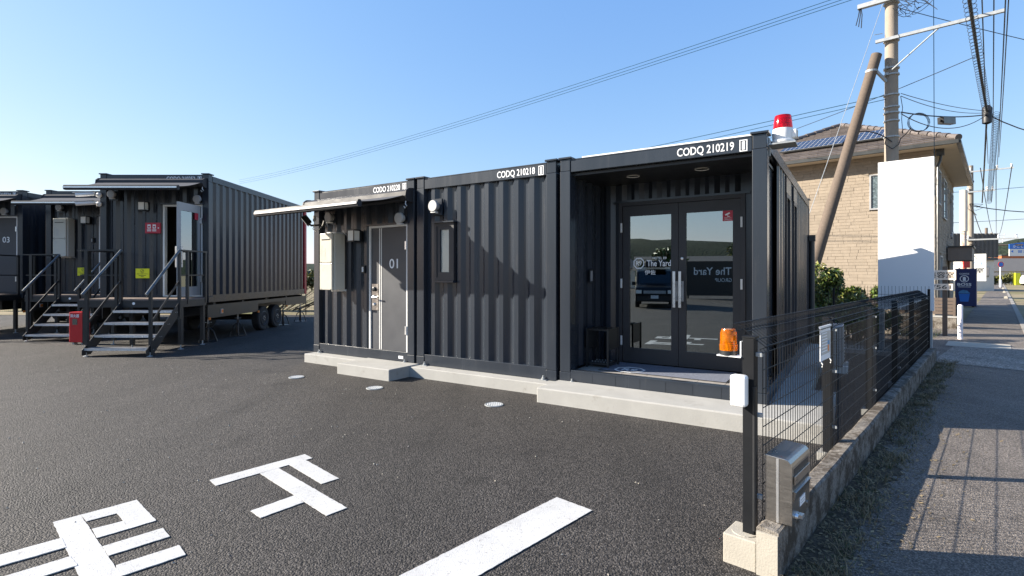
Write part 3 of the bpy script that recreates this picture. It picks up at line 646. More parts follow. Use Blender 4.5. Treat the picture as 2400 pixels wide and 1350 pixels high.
# leaf swung open at a right angle; seen from its right face
lf = MB(); a, b = -.80, -.01; X0, X1 = x1-.05, x1-.01
lf.box(X0,X1,a,a+.085,z0,z1).box(X0,X1,b-.085,b,z0,z1).box(X0,X1,a+.085,b-.085,z0,z0+.2).box(X0,X1,a+.085,b-.085,z1-.17,z1)
leaf = lf.build('open_glass_door', 'vent', tB); box('pane', 'glass', leaf, X0+.017, X0+.024, a+.08, b-.08, z0+.195, z1-.165)
for xx in (X1+.045, X0-.045): MB().tube((xx, a+.05, .78), (xx, a+.05, 1.22), .014, 10).tube((X0-.045, a+.05, .88), (X1+.045, a+.05, .88), .008, 8).build('pull_handle', 'alu', leaf, True)
box('security_sticker', 'crim', leaf, X1+.0005, X1+.002, b-.22, b-.09, z1-.32, z1-.175)
for zz in (.3, 1.6): box('hinge', 'alu', leaf, x1-.008, x1+.03, -.03, -.004, z0+zz, z0+zz+.13)
box('inner_room_wall', 'lobby', tB, .1, W-.1, 1.5, 1.55, .16, 2.6); box('inner_door_post', 'trim', tB, 1.56, 1.60, .35, .39, .16, 2.1); box('inner_cabinet', 'door', tB, 1.62, 1.9, .6, 1.1, .16, 1.75)
tA = trailer('container trailer with a heater and a yellow notice, between the other two raised ones', -12.48, 14.27, LT)
shell(tA, LT, fgaps=((1.42,2.31,.16,2.19),)); vent(tA, .42, 2.42); room_door(tA, 1.452, 2.262, .165, 2.155, '02', digits=False); chassis(tA, LT)
tC = trailer('container trailer with door 03, cut by the left edge of the photo', -15.56, 14.3, LT)
shell(tC, LT, fgaps=((1.42,2.31,.16,2.19),)); code(tC, '210224'); vent(tC, 2.0, 2.32, plate=False); room_door(tC, 1.452, 2.262, .165, 2.155, '03'); chassis(tC, LT)
def at(o, X, Y, Z): o.location = (X, Y, Z); return o
at(awning('long dark awning over the open glass door', .05, 2.43, 1.0, 3.34, 3.59, ag), -9.26, 11.95, 0)
at(awning('dark awning above the heater on the middle raised trailer', .05, 2.43, 1.0, 3.34, 3.59, ag), -12.50, 14.27, 0)
at(awning('awning end over door 03 at the left edge of the photo', .05, 2.43, 1.0, 3.34, 3.59, ag), -15.58, 14.3, 0)
at(heater('grey lit water heater on the middle raised trailer, above its stair rail', hg, .37, 1.0), -12.02, 14.27, 2.02)
at(wall_lamp('square wall lamp left of the red sign on the nearest trailer'), -8.21, 11.97, 3.07)
at(wall_lamp('square wall lamp right of the heater on the middle trailer'), -11.36, 14.29, 3.0)
ic2 = at(copy_tree(ic), -11.21, 14.28, 2.47); ic2['label'] = 'small dark intercom below the lamp on the middle raised trailer'
rs = at(thing('direction_sign', 'red wall sign with two white pictograms and an arrow, left of the open door', 'sign'), -8.2, 11.95, 2.47)
box('panel', 'crim', rs, 0, .34, -.03, -.0, 0, .235)
for x in (.055, .17):
    p = box('pictogram', 'print', rs, x, x+.07, -.0325, -.0302, .105, .195)
    MB().lathe([(.022,0),(.022,.0015)], (x+.035, -.0326, .145), 12, 'y').build('pictogram_drum', 'crim', p); box('caption', 'print', rs, x-.01, x+.08, -.0325, -.0302, .07, .085); box('caption', 'print', rs, x-.01, x+.08, -.0325, -.0302, .045, .06)
MB().prism([(.285,.095),(.285,.14),(.318,.1175)], 'y', -.0325, -.0302).build('arrow', 'print', rs)
def notice(lab):
    t = thing('warning_notice', lab, 'notice', group='yellow notices on the raised trailers')
    box('panel', 'yellow', t, 0, .30, -.02, .0, 0, .215)
    rg = MB(); cx, cz = .15, .16
    for i in range(16):
        a, b = i*math.pi/8, (i+1)*math.pi/8; rg.prism([(cx+.04*math.cos(a),cz+.04*math.sin(a)),(cx+.04*math.cos(b),cz+.04*math.sin(b)),(cx+.033*math.cos(b),cz+.033*math.sin(b)),(cx+.033*math.cos(a),cz+.033*math.sin(a))], 'y', -.022, -.0202)
    rg.prism([(cx-.018,cz-.012),(cx-.01,cz-.02),(cx+.02,cz+.012),(cx+.012,cz+.02)], 'y', -.022, -.0202); rg.build('emblem', 'black', t)
    text('lettering', '足元にご注意ください', 'black', t, (.15, -.0205, .085), FRONT, .024, .25, .0012, 'c')
    for z, w in ((.055,.16),(.03,.06)): box('caption', 'black', t, .15-w/2, .15+w/2, -.022, -.0202, z, z+.01)
    return t
at(notice('yellow notice under the red sign on the nearest trailer'), -8.42, 11.95, 1.465)
at(notice('yellow notice half behind the stair rail on the middle trailer'), -11.61, 14.27, 1.52)
# cameras on the near trailer's left corner
for z, yaw, lab in ((3.32, -.3, 'upper white security camera on the left corner of the nearest trailer'), (3.12, .5, 'lower security camera with a dark lens on the left corner of the nearest trailer')):
    cmr = at(thing('security_camera', lab, 'security camera', group='security cameras on one trailer corner'), -9.24, 11.98, z)
    MB().lathe([(.055,.0),(.055,.03),(.03,.045)], (-.0, -.035, 0), 16, 'y').build('mount', 'white', cmr, True)
    MB().tube((0,-.06,0), (-.06,-.14,.01), .018, 8).build('arm', 'white', cmr, True)
    e = (-.10-.26*math.cos(yaw), -.15-.15*abs(math.sin(yaw))-.06, -.02)
    MB().tube((-.02,-.15,.02), e, .045, 14).build('housing', 'white', cmr, True)
    v = (Vector(e)-Vector((-.02,-.15,.02))).normalized(); MB().tube(Vector(e)+v*.001, Vector(e)+v*.006, .034, 14).build('lens', 'dark', cmr, True)
    MB().bar(Vector((-.02,-.15,.072)), Vector(e)+v*.05+Vector((0,0,.05)), .10, .008).build('sun_shield', 'white', cmr)

def stairs(lab, X, Y):
    t = thing('metal_stairs', lab, 'metal stairs', (X, Y, 0), 0, 'black steel stairs up to the trailer doors')
    D = .93; xs0, xs1 = .86, 2.07; dz = 1.04
    box('deck', 'deck', t, 0, 2.09, .0, D, dz-.03, dz); box('deck_frame', 'dark', t, .0, 2.09, -.008, D-.01, dz-.17, dz-.031)
    MB().lathe([(.028,0),(.028,.006)], (1.13, -.009, dz-.09), 16, 'y').build('round_badge', 'white', t)
    zs = (.16, .38, .60, .82); run = .24
    for i, z in enumerate(zs):
        y = -.96+i*run
        MB().box(xs0+.014, xs1-.014, y, y+.23, z-.02, z).box(xs0+.014, xs1-.014, y-.004, y+.0, z-.045, z+.001).build('tread', 'tread', t)
    for x in (xs0, xs1-.012):
        MB().prism([(-1.0,.03),(-.80,.03),(.0,dz-.30),(.0,dz-.04),(-1.0,.13)], 'x', x, x+.012).build('stringer', 'dark', t)
        bl = MB()
        for k in range(4):
            for q in (.0,.05): bl.lathe([(.008,0),(.008,.006)], ((x+.012) if x > 1.5 else x-.006, -.86+k*run+q, .12+k*.22), 6, 'x')
        bl.build('bolt', 'gal', t)
        # hand rail with its posts
        MB().tube((x+.006, -1.0, 1.16), (x+.006, .0, 2.04), .027, 12).build('handrail', 'grey2' if 'grey2' in M else 'dark', t, True)
        MB().bar((x+.006, -.87, .62), (x+.006, .0, 1.42), .012, .045).build('mid_rail', 'dark', t)
        box('post', 'dark', t, x-.02, x+.03, -.90, -.85, .08, 1.24); box('post', 'dark', t, x-.02, x+.03, -.03, .02, dz-.4, 2.0)
        fy = -.90; MB().lathe([(.05,0),(.05,.008),(.012,.02),(.012,.08)], (x+.006, fy, 0), 12).build('levelling_foot', 'gal', t, True)
    # platform rails: left front, left side, right side
    box('handrail', 'dark', t, -.03, xs0-.03, -.02, .022, 2.03, 2.06); box('mid_rail', 'dark', t, .03, xs0-.03, -.01, .01, 1.52, 1.545)
    box('post', 'dark', t, .12, .19, -.02, .03, .93, 2.028); box('post', 'dark', t, xs0-.12, xs0-.06, -.02, .03, .93, 2.028)
    for x in (.0, 2.06):
        box('handrail', 'dark', t, x-.015, x+.045, .025, D, 2.03, 2.06); box('mid_rail', 'dark', t, x, x+.02, .03, D, 1.52, 1.545)
        for y in (.22, D-.06): box('post', 'dark', t, x-.01, x+.04, y, y+.05, .93, 2.028)
    for x in (.03, 1.0, 2.0):
        for y in (.05, D-.1):
            box('leg', 'dark', t, x, x+.07, y, y+.07, .10, dz-.172); MB().lathe([(.055,0),(.055,.008),(.014,.02),(.014,.1)], (x+.035, y+.035, 0), 12).build('levelling_foot', 'gal', t, True)
    return t
M['grey2'] = mat('rail_paint', (.10, .115, .125), .3, .4, .08, 5)
sB = stairs('black steel stairs to the open glass door, nearest of the three', -8.89, 10.95)
sA = copy_tree(sB); sA.location = (-12.13, 13.28, 0); sA['label'] = 'black steel stairs behind the red box, to the middle trailer'
sC = copy_tree(sB); sC.location = (-15.22, 13.3, 0); sC['label'] = 'black rails of the stairs to door 03 at the left edge'
# red extinguisher box
eb = at(thing('extinguisher_box', 'red fire extinguisher box standing between two stairs', 'extinguisher box'), -9.76, 11.75, 0)
box('case', 'red', eb, 0, .285, 0, .2, .05, .72, bevel=.012); box('side_rim', 'red', eb, .275, .30, -.012, .21, .045, .725, bevel=.004)
for x in (.03, .23): box('foot', 'gal', eb, x, x+.04, .05, .15, 0, .049)
box('window', 'wglass', eb, .075, .185, -.004, -.0005, .44, .57); box('window_trim', 'dark', eb, .08, .18, -.0004, .001, .445, .565)
text('lettering', '消火器', 'print', eb, (.125, -.001, .60), FRONT, .075, .20, .002, 'c', .012)
# jack stands
def jack():
    t = thing('jack_stand', '', 'jack stand', group='jack stands under the raised trailers')
    MB().tube((0,0,.30),(0,0,.60), .018, 8).build('screw', 'gal', t, True); MB().tube((0,0,.05),(0,0,.42), .028, 10).build('tube', 'dark', t, True)
    MB().lathe([(.2,0),(.2,.01)], seg=20).build('base_plate', 'dark', t)
    for k in range(4):
        a = k*math.pi/2+.5; MB().path([(.03*math.cos(a),.03*math.sin(a),.32),(.10*math.cos(a),.10*math.sin(a),.26),(.18*math.cos(a),.18*math.sin(a),.01)], .016, 6).build('leg', 'dark', t, True)
    MB().tube((-.08,0,.45),(.08,0,.45), .01, 6).build('turn_bar', 'gal', t); return t
j = jack()
for i, (x, y, lab) in enumerate(((-6.94,13.5,'black jack stand under the long skirt, left of the wheels'), (-7.04,16.4,'black jack stand just right of the rear wheel'), (-7.03,17.7,'black jack stand at the far end of the nearest trailer'), (-6.98,12.25,'jack stand behind the right leg of the nearest stair platform'), (-12.0,15.2,'jack stand under the middle trailer, behind its stairs'))):
    o = j if i == 0 else copy_tree(j); o.location = (x, y, 0); o['label'] = lab

# ---------------------------------------------------------------- fence on the low wall
lw = thing('low_wall', 'weathered low concrete wall with moss below the black mesh fence', 'wall', st(0,0,0), SZ)
n = 46; vs = []; fs = []
for i in range(n+1):
    y = 9.12*i/n
    j = lambda a: random.uniform(-a, a)
    vs += [(-.105+j(.003), y, -.05), (-.105+j(.003), y, .236+j(.004)), (-.09, y, .245+j(.004)), (-.015, y, .244+j(.005)), (.0+j(.004), y, .232+j(.006)), (.0+j(.004), y, -.05)]
for i in range(n):
    for k in range(5): a = i*6+k; fs.append((a, a+1, a+7, a+6))
fs += [(0,5,4,3,2,1), tuple(n*6+k for k in range(6))]
MB().add(vs, fs).build('wall_body', 'old', lw)
MB().box(-.104, -.002, -.012, .0, -.03, .222).build('end_face', 'concw', lw)
fb = thing('concrete_block', 'square pale concrete block holding the first fence post', 'concrete block', st(-.108,.0,0), SZ)
MB().box(-.17,0,-.0,.19,-.03,.154).build('block', 'concw', fb, bevel=.006); MB().lathe([(.066,.15),(.064,.158)], (-.085,.085,0), 20).build('mortar_collar', 'concw', fb)
mf = thing('mesh_fence', 'black wire mesh fence along the pavement on the low wall', 'fence', st(-.17,.10,0), SZ)
posts = (0, 1.75, 3.55, 5.35, 7.15, 8.92)
TOPZ = 1.225
for i, y in enumerate(posts):
    p = MB().box(-.03,.03,y-.03,y+.03,.12,TOPZ-.03).build('post', 'wire', mf, bevel=.003)
    MB().box(-.033,.033,y-.033,y+.033,TOPZ-.029,TOPZ-.02).build('post_cap', 'wire', p)
    for z in (.35, .78, 1.1): box('clip', 'gal', p, .031, .062, y-.012, y+.012, z, z+.02)
    if 0 < i: box('base_shoe', 'conc', p, -.06, .10, y-.07, y+.07, .10, .16)
rows_z = [.19, .235, .33, .43, .53, .63, .73, .83, .93, 1.03, 1.12]
prof = [(.06,.17),(.045,.205),(.06,.25),(.06,1.12),(.045,1.135),(.075,1.15),(.03,1.185),(-.02,1.225),(-.055,1.255),(-.085,1.262),(-.10,1.245),(-.10,1.215)]
for i in range(5):
    y0, y1 = posts[i]+.0, posts[i+1]-.0
    m = MB(); k = int((y1-y0)/.05)
    for q in range(k):
        y = y0+.012+q*(y1-y0-.02)/(k-1)
        m.path([(x, y, z) for x, z in prof], .0023, 5)
    for z in rows_z: m.tube((.064, y0, z), (.064, y1, z), .0026, 6)
    for x, z in ((.045,.205),(.075,1.155),(.03,1.187),(-.02,1.228),(-.085,1.266),(-.10,1.22)): m.tube((x, y0, z), (x, y1, z), .0028, 4)
    m.build('mesh_panel', 'wire', mf)
# amber beacon, white sensor and a thin conduit on the first post
ab = thing('amber_beacon', 'amber rotating beacon on a white bracket at the first fence post', 'beacon lamp', st(-.285,.10,1.10), SZ)
MB().box(-.05,.078,-.04,.04,-.012,-.006).box(.072,.078,-.03,.03,-.006,.075).build('bracket', 'white', ab)
MB().lathe([(.046,-.006),(.046,.018)], seg=24).build('base', 'dark', ab, True)
MB().lathe([(.046,.0185),(.047,.05),(.044,.052),(.043,.115),(.036,.135)], seg=28).build('lens', 'amber', ab, True)
MB().lathe([(.012,.019),(.012,.06),(.027,.068),(.03,.105)], seg=14).build('reflector', 'alu', ab, True)
sb = thing('sensor_box', 'white rounded plastic box on the first fence post', 'junction box', st(-.19,.048,.84), SZ)
MB().box(-.05,.032,-.06,.0,0,.165).build('case', 'white', sb, bevel=.014); box('lid_seam', 'greyt', sb, -.0505, .0325, -.024, -.0225, .012, .153)
MB().tube((.05,.03,-.66),(.05,.03,.10), .012, 10).build('conduit', 'dark', sb, True)
# poster on the fence
po = thing('poster', 'white notice sheet tied to the mesh near the second post', 'poster', st(-.10,1.30,.93), SZ)
box('sheet', 'paper', po, -.004, .0, 0, .30, .0, .23); box('top_batten', 'white', po, -.008, .004, -.01, .31, .228, .242); box('print_block', 'greyt', po, .0004, .0015, .02, .28, .04, .20)
for i in range(7): box('print_line', 'paper', po, .0016, .0025, .03, .17+.08*random.random(), .185-i*.021, .192-i*.021)
box('photo_print', 'ice', po, .0016, .0026, .20, .26, .10, .13); box('photo_print', 'orange', po, .0016, .0026, .21, .24, .055, .10)
for y in (.02, .27): MB().path([(.0,y,.0),(.01,y,-.02),(.004,y+.01,-.04)], .004, 5).build('tie', 'white', po)
# steel mail box on the wall
mb_ = thing('mailbox', 'brushed steel mailbox standing on the low wall outside the fence', 'mailbox', st(-.02,.10,.247), SZ)
MB().prism([(-.17,0),(.0,0),(.0,.315),(-.006,.328),(-.02,.335),(-.16,.335),(-.17,.325)], 'x', -.0, .0) if 0 else None
bx = MB(); prof2 = [(-.075,0),(.055,0),(.055,.30),(.050,.318),(.036,.332),(.02,.336),(-.075,.342)]
bx.prism([(x, z) for x, z in prof2], 'y', .0, .34); body = bx.build('body', 'steel', mb_, bevel=.002)
box('side_seam', 'alu', mb_, -.020, -.008, -.0022, .0, .002, .332)
box('slot', 'dark', mb_, .0552, .0562, .03, .31, .255, .285); box('flap', 'steel', mb_, .0565, .064, .025, .315, .205, .25, bevel=.002)
box('recess', 'dark', mb_, .0552, .0560, .025, .315, .176, .202); MB().prism([(.0555,.115),(.0555,.172),(.068,.168),(.057,.115)], 'y', .025, .315).build('hopper', 'steel', mb_)
box('name_card', 'print', mb_, .0555, .0575, .14, .24, .06, .105)
for z in (.072,.086): box('card_print', 'greyt', mb_, .0576, .0580, .155, .225, z, z+.004)
MB().lathe([(.016,.0552),(.016,.062),(.010,.07)], (0,.06,.035), 14, 'x').build('lock', 'alu', mb_, True); MB().lathe([(.012,.0552),(.012,.060)], (0,.29,.035), 14, 'x').build('lock', 'steel', mb_, True)
box('latch', 'alu', mb_, .056, .078, .10, .14, .012, .03)

# AC unit beside the lobby
ac = local(thing('outdoor_unit', 'pale grey outdoor air conditioning unit behind the mesh fence', 'air conditioner'), 7.86, -2.6, .152)
box('case', 'vent', ac, .0, .20, 0, .62, .1, .66, bevel=.01); box('fan_panel', 'greyt', ac, .201, .206, .05, .52, .14, .62)
for i in range(9): box('grille_bar', 'trim', ac, .207, .212, .06, .51, .16+i*.05, .17+i*.05)
for i in range(12): box('side_louvre', 'greyt', ac, .03, .17, -.004, -.0005, .16+i*.038, .17+i*.038)
for y in (.05, .5): box('foot', 'trim', ac, -.05, .26, y, y+.08, .0, .099)

# ---------------------------------------------------------------- foliage helpers
def leaves(name, m, parent, n, sample, size, up=.3, seed=1):
    rnd = random.Random(seed); vs = []; fs = []
    for _ in range(n):
        p = Vector(sample(rnd)); s = size*rnd.uniform(.6,1.3)
        a = Vector((rnd.gauss(0,1),rnd.gauss(0,1),rnd.gauss(up,.7))).normalized(); b = a.cross(Vector((rnd.gauss(0,1),rnd.gauss(0,1),rnd.gauss(0,1)))).normalized()
        o = len(vs); nn = a.cross(b)
        vs += [p-a*s, p+b*s*.38+nn*s*.12, p+a*s, p-b*s*.38+nn*s*.12]; fs += [(o,o+1,o+2),(o,o+2,o+3)]
    return MB().add(vs, fs).build(name, m, parent)
def blob(rnd, c, r):
    while 1:
        p = Vector((rnd.uniform(-1,1),rnd.uniform(-1,1),rnd.uniform(-1,1)))
        if .35 < p.length < 1: return Vector(c)+Vector((p.x*r[0],p.y*r[1],p.z*r[2]))
def bush(lab, X, Y, blobs, n, size, cat='bush', m=('leaf','leafy'), group=None, name='bush', seed=3):
    t = thing(name, lab, cat, (X, Y, 0), 0, group)
    def smp(rnd): b = rnd.choice(blobs); return blob(rnd, b[0], b[1])
    leaves('foliage', m[0], t, n, smp, size, seed=seed)
    tops = [((b[0][0],b[0][1],b[0][2]+b[1][2]*.25), (b[1][0]*1.05,b[1][1]*1.05,b[1][2]*.85)) for b in blobs]
    leaves('young_foliage', m[1], t, n//3, lambda rnd: blob(rnd, *rnd.choice(tops)), size, .8, seed+50)
    st_ = MB()
    rnd = random.Random(seed)
    for b in blobs:
        for k in range(3):
            q = blob(rnd, b[0], (b[1][0]*.7,b[1][1]*.7,b[1][2]*.7)); st_.path([(b[0][0]*.7+rnd.uniform(-.1,.1), b[0][1]*.7, 0), ((b[0][0]*.7+q.x)/2, (b[0][1]*.7+q.y)/2, q.z*.5), q], .018, 5, .005)
    st_.build('stem', 'bark', t, True); return t
def rb_(n, seed, ext, zr, r):
    rnd = random.Random(seed); return [((rnd.uniform(-ext[0],ext[0]), rnd.uniform(-ext[1],ext[1]), rnd.uniform(*zr)), (rnd.uniform(*r),)*3) for _ in range(n)]
bush('tall glossy green bush at the far corner of the lobby container', 7.0, 12.15, rb_(22, 5, (.36,.32), (.35,1.52), (.2,.34)), 5200, .062)
bush('low spreading green bush in front of the beige house', 8.15, 12.6, rb_(34, 8, (.85,.35), (.3,1.12), (.16,.28)), 6500, .062, seed=9)

# ---------------------------------------------------------------- boundary mesh fences
def plain_fence(lab, P, ang, length, z1, step, grid=.055, sp=.15, group=None):
    t = thing('boundary_fence', lab, 'fence', P, ang, group)
    k = int(length/step)
    for i in range(k+1): MB().tube((i*step,0,0),(i*step,0,z1-.05), .02, 8).build('post', 'wire', t)
    m = MB(); q = int(length/grid)
    for i in range(q+1): m.path([(i*grid,-.03,.1),(i*grid,-.03,z1-.16),(i*grid,-.06,z1-.12),(i*grid,-.03,z1-.08),(i*grid,-.03,z1)], .0026, 4)
    z = .12
    while z < z1-.02: m.tube((0,-.034,z),(length,-.034,z), .003, 4); z += sp
    m.build('mesh_panel', 'wire', t); return t
plain_fence('thin black mesh fence crossing in front of the beige house', st(-.12,9.3,0), math.atan2(.6743,-.7385), 4.5, 1.33, 1.5)
plain_fence('black mesh fence at the back of the lot, beyond the trailers', Vector((-24,20.7,0)), 0, 19, 1.0, 2.0, .08)
def rowblobs(x0, x1, n, z, r, seed):
    rnd = random.Random(seed); return [((x0+(x1-x0)*(i+rnd.random())/n, rnd.uniform(-.3,.3), rnd.uniform(*z)), (rnd.uniform(*r),)*3) for i in range(n)]
bush('clipped hedge behind the back fence of the lot', -14, 23.5, rowblobs(-9, 7, 60, (.5,1.45), (.35,.5), 4), 6500, .11, 'hedge', ('hedge','leafy'), name='hedge', seed=12)

# ---------------------------------------------------------------- beige house
HW, HL = 7.0, 9.4
hs = thing('house', 'two storey beige stone-clad house with a brown tiled hip roof', 'house', (13.49,17,0), math.atan2(.6743,-.7385))
# local x runs left along the front, local y runs along the street side (negative y is away)
EZ = 5.55
hv = lambda x, y, z: (x, -y, z)
core = MB().box(.03, HW-.03, -HL+.03, -.03, -.02, EZ).build('wall_core', 'joint', hs)
rnd = random.Random(21)
wins = [(.75,1.76,3.75,4.95)]
def siding(width, wins, place, name):
    m = MB(); z = .25; r = 0
    while z < EZ-.02:
        h = .108; x = -rnd.uniform(0,.4)
        while x < width:
            l = rnd.choice((.24,.3,.4,.55)); a, b = max(x,0), min(x+l, width)
            segs = [(a,b)]
            for w in wins:
                if z < w[3] and z+h > w[2]: segs = [t for p,q in segs for t in ((p,min(q,w[0])),(max(p,w[1]),q))]
            for a, b in segs:
                if b-a > .03: q = rnd.uniform(.017,.029); m.box(*place(a+.003, b-.003, q), z+.003, min(z+h-.003, EZ))
            x += l
        z += h
    o = m.build(name, 'stone', hs); o['kind'] = 'stuff'; return o
siding(HW, wins, lambda a, b, q: (a, b, -.031, -.03+q), 'stone_siding')
swins = [(.7,1.8,3.9,5.05),(3.1,4.6,3.6,5.05),(7.2,8.2,3.3,5.0),(5.2,7.4,.2,2.7),(1.5,2.6,.5,2.2)]
siding(HL, swins, lambda a, b, q: (-q+.03, .031, -b, -a), 'stone_siding')
# windows
def hwin(x0, x1, z0, z1, side, m='wglass'):
    f = MB(); t = .05
    rects = ((x0,x0+t,z0,z1),(x1-t,x1,z0,z1),(x0+t,x1-t,z0,z0+t),(x0+t,x1-t,z1-t,z1))
    for q in rects:
        f.box(q[0],q[1],-.03,.045,q[2],q[3]) if not side else f.box(-.045,.03,-q[1],-q[0],q[2],q[3])
    o = f.build('window', 'vent', hs)
    (box('pane', m, o, x0+t, x1-t, .0, .01, z0+t, z1-t) if not side else box('pane', m, o, -.01, .0, -x1+t, -x0-t, z0+t, z1-t)); return o
hwin(*wins[0], False, 'pat')
for q in swins[:3]+swins[4:]: hwin(*q, True)
box('front_door', 'brown', hs, -.02, .02, -7.3, -6.3, .2, 2.4)
box('door_canopy', 'canopy', hs, -.75, -.032, -7.4, -5.0, 2.1, 2.6); box('canopy_roof', 'gutter', hs, -.8, -.03, -7.45, -4.95, 2.602, 2.66)
for y, z in ((2.6,4.75),(4.9,4.75),(6.9,4.6)): MB().lathe([(.08,-.03),(.08,.06),(.05,.1)], (-.05,-y,z), 14, 'x').build('vent_hood', 'vent', hs, True)
MB().lathe([(.12,-.03),(.12,.04)], (-.10,-6.1,3.1), 14, 'x').build('lamp', 'vent', hs, True)
# roof
ov = .6; AP = (HW/2, -HL/2, 7.9); ez = 5.65
cor = [(-ov,ov,ez),(HW+ov,ov,ez),(HW+ov,-HL-ov,ez),(-ov,-HL-ov,ez)]
MB().add(cor+[AP], [(0,1,4),(1,2,4),(2,3,4),(3,0,4)]).build('roof_deck', 'rooft', hs)
so_ = MB().box(-ov+.02, HW+ov-.02, -HL-ov+.02, ov-.02, EZ+.002, EZ+.03).build('soffit', 'soffit', hs)
gt = MB()
for a, b in ((cor[0],cor[1]),(cor[3],cor[0]),(cor[1],cor[2])):
    gt.bar((a[0],a[1],ez-.05),(b[0],b[1],ez-.05), .11, .11)
gt.build('gutter', 'gutter', hs)
MB().path([(-.15,-.15,5.5),(-.12,-.12,5.2),(-.06,-.06,5.0),(-.06,-.06,.3)], .04, 8).build('downpipe', 'gutter', hs, True)
MB().box(-.22,-.02,-.25,-.02,5.36,5.54).build('rain_hopper', 'gutter', hs)
def tiles(c0, c1, ap):
    m = MB(); c0, c1, ap = Vector(c0), Vector(c1), Vector(ap); ex = (c1-c0); Lx = ex.length; ex.normalize(); mid = c0+ex*((ap-c0).dot(ex)); up = (ap-mid); S = up.length; up.normalize(); nn = ex.cross(up); 
    if nn.z < 0: nn = -nn
    e = .27; k = 0; s = 0.; xa = (ap-c0).dot(ex)
    while s < S-.1:
        f = (s+.1)/S; a, b = xa*f, Lx-(Lx-xa)*f; x = a+(.15 if k % 2 else 0)-.15
        while x < b:
            p, q = max(x, a), min(x+.295, b)
            if q-p > .04:
                lift = rnd.uniform(.0,.006)
                pts = [(p,s,.055+lift),(q,s,.055+lift),(q,s+e+.05,.012),(p,s+e+.05,.012),(p,s,.01),(q,s,.01)]
                V = [c0+ex*u+up*v_+nn*w_ for u, v_, w_ in pts]; m.add(V, [(0,1,2,3),(0,4,5,1),(1,5,2),(0,3,4)])
            x += .3
        s += e; k += 1
    o = m.build('roof_tiles', 'rooft', hs); o['kind'] = 'stuff'
tiles(cor[0], cor[1], AP); tiles(cor[3], cor[0], AP)
for c in cor[:2]+cor[3:]:
    m = MB(); c = Vector(c); a = Vector(AP); n_ = 16
    for i in range(n_):
        p, q = c+(a-c)*(i/n_)+Vector((0,0,.06)), c+(a-c)*((i+1)/n_-.004)+Vector((0,0,.06)); m.tube(p, q, .105, 10, .085)
    m.build('hip_ridge', 'rooft', hs, True)
# solar panels on the front slope
ex = Vector((1,0,0)); mid = Vector((HW/2, ov, ez)); up = (Vector(AP)-mid); up.normalize(); nn_ = up.cross(ex)
if nn_.z < 0: nn_ = -nn_
def rp(w, u, h): return Vector((w-ov, ov, ez))+ex*w*0+up*u+nn_*h
Hm = hs.matrix_basis
for i, (w0, w1, lab) in enumerate(((3.25,5.35,'left solar panel array on the brown roof slope'), (1.95,3.1,'short solar panel array right of the leaning pole on the roof'))):
    s = thing('solar_panel', lab, 'solar panel', (13.49,17,0), math.atan2(.6743,-.7385), 'solar panels on the brown roof')
    u0, u1 = 1.25, 2.75
    P = [rp(a+ov, u, h) for h in (.10,.15) for a, u in ((w0-ov,u0),(w1-ov,u0),(w1-ov,u1),(w0-ov,u1))]
    MB().add(P, [(0,3,2,1),(4,5,6,7),(0,1,5,4),(1,2,6,5),(2,3,7,6),(3,0,4,7)]).build('frame', 'gutter', s)
    nc = int((w1-w0)/.155); nr = 4; cm = MB()
    for a in range(nc):
        for b in range(nr):
            xa, xb = w0+(w1-w0)*(a+.06)/nc, w0+(w1-w0)*(a+.94)/nc; ua, ub = u0+.03+(u1-u0-.06)*(b+.04)/nr, u0+.03+(u1-u0-.06)*(b+.96)/nr
            Q = [rp(x, u, h) for h in (.151,.154) for x, u in ((xa,ua),(xb,ua),(xb,ub),(xa,ub))]
            cm.add(Q, [(4,5,6,7),(0,1,5,4),(1,2,6,5),(2,3,7,6),(3,0,4,7)])
    cm.build('cell_grid', 'pv', s)
    MB().add([rp(x, u, .1506) for x, u in ((w0+.02,u0+.02),(w1-.02,u0+.02),(w1-.02,u1-.02),(w0+.02,u1-.02))], [(0,1,2,3)]).build('backing_sheet', 'greyt', s)

# ---------------------------------------------------------------- white sign board
wb = thing('sign_board', 'tall blank white sign board on posts beyond the mesh fence', 'sign board', (8.15,10.3,0), math.atan2(.6743,-.7385)+math.pi)
box('panel', 'board', wb, -.90, .0, .0, .07, .84, 3.83)
for x in (-.85, -.07):
    box('post', 'gal', wb, x-.04, x+.04, .0725, .15, .0, 3.75)

# ---------------------------------------------------------------- utility poles and wires
PX, PY = 9.96, 14.0
up_ = thing('utility_pole', 'tall round concrete utility pole behind the white sign board', 'utility pole', (PX,PY,0))
MB().tube((0,0,0),(0,0,12.5), .175, 20, .125).build('pole', 'pole', up_, True)
ang = math.atan2(SV.y, SV.x); ca, sa = math.cos(ang), math.sin(ang)
def pv(w, f, z): return (w*ca-f*sa, w*sa+f*ca, z)          # w along the cross arm to the right, f away from camera
def arm(name, w0, w1, z, wd, ht, f=-.20):
    a = MB().bar(pv(w0,f,z), pv(w1,f,z), wd, ht).build(name, 'gal', up_); return a
arm('cross_arm', -.32, 2.18, 7.68, .075, .075); arm('cross_arm', -.72, .72, 8.72, .12, .11); arm('cross_arm', -1.0, 1.2, 10.6, .09, .09)
MB().tube(pv(.98,-.20,7.64), pv(.02,-.19,6.85), .018, 8).build('brace', 'gal', up_)
for z in (7.68, 8.80, 8.66, 6.95, 6.78, 6.25, 5.93, 5.78, 5.57, 5.15): MB().lathe([(.172,-.02),(.18,-.018),(.18,.018),(.172,.02)], (0,0,z), 20).build('band', 'gal', up_, True)
for z, q in ((6.95,1),(6.78,-1),(5.78,1)): box('band_bolt', 'gal', up_, -.22, -.16, -.12, -.06, z-.03, z+.03)
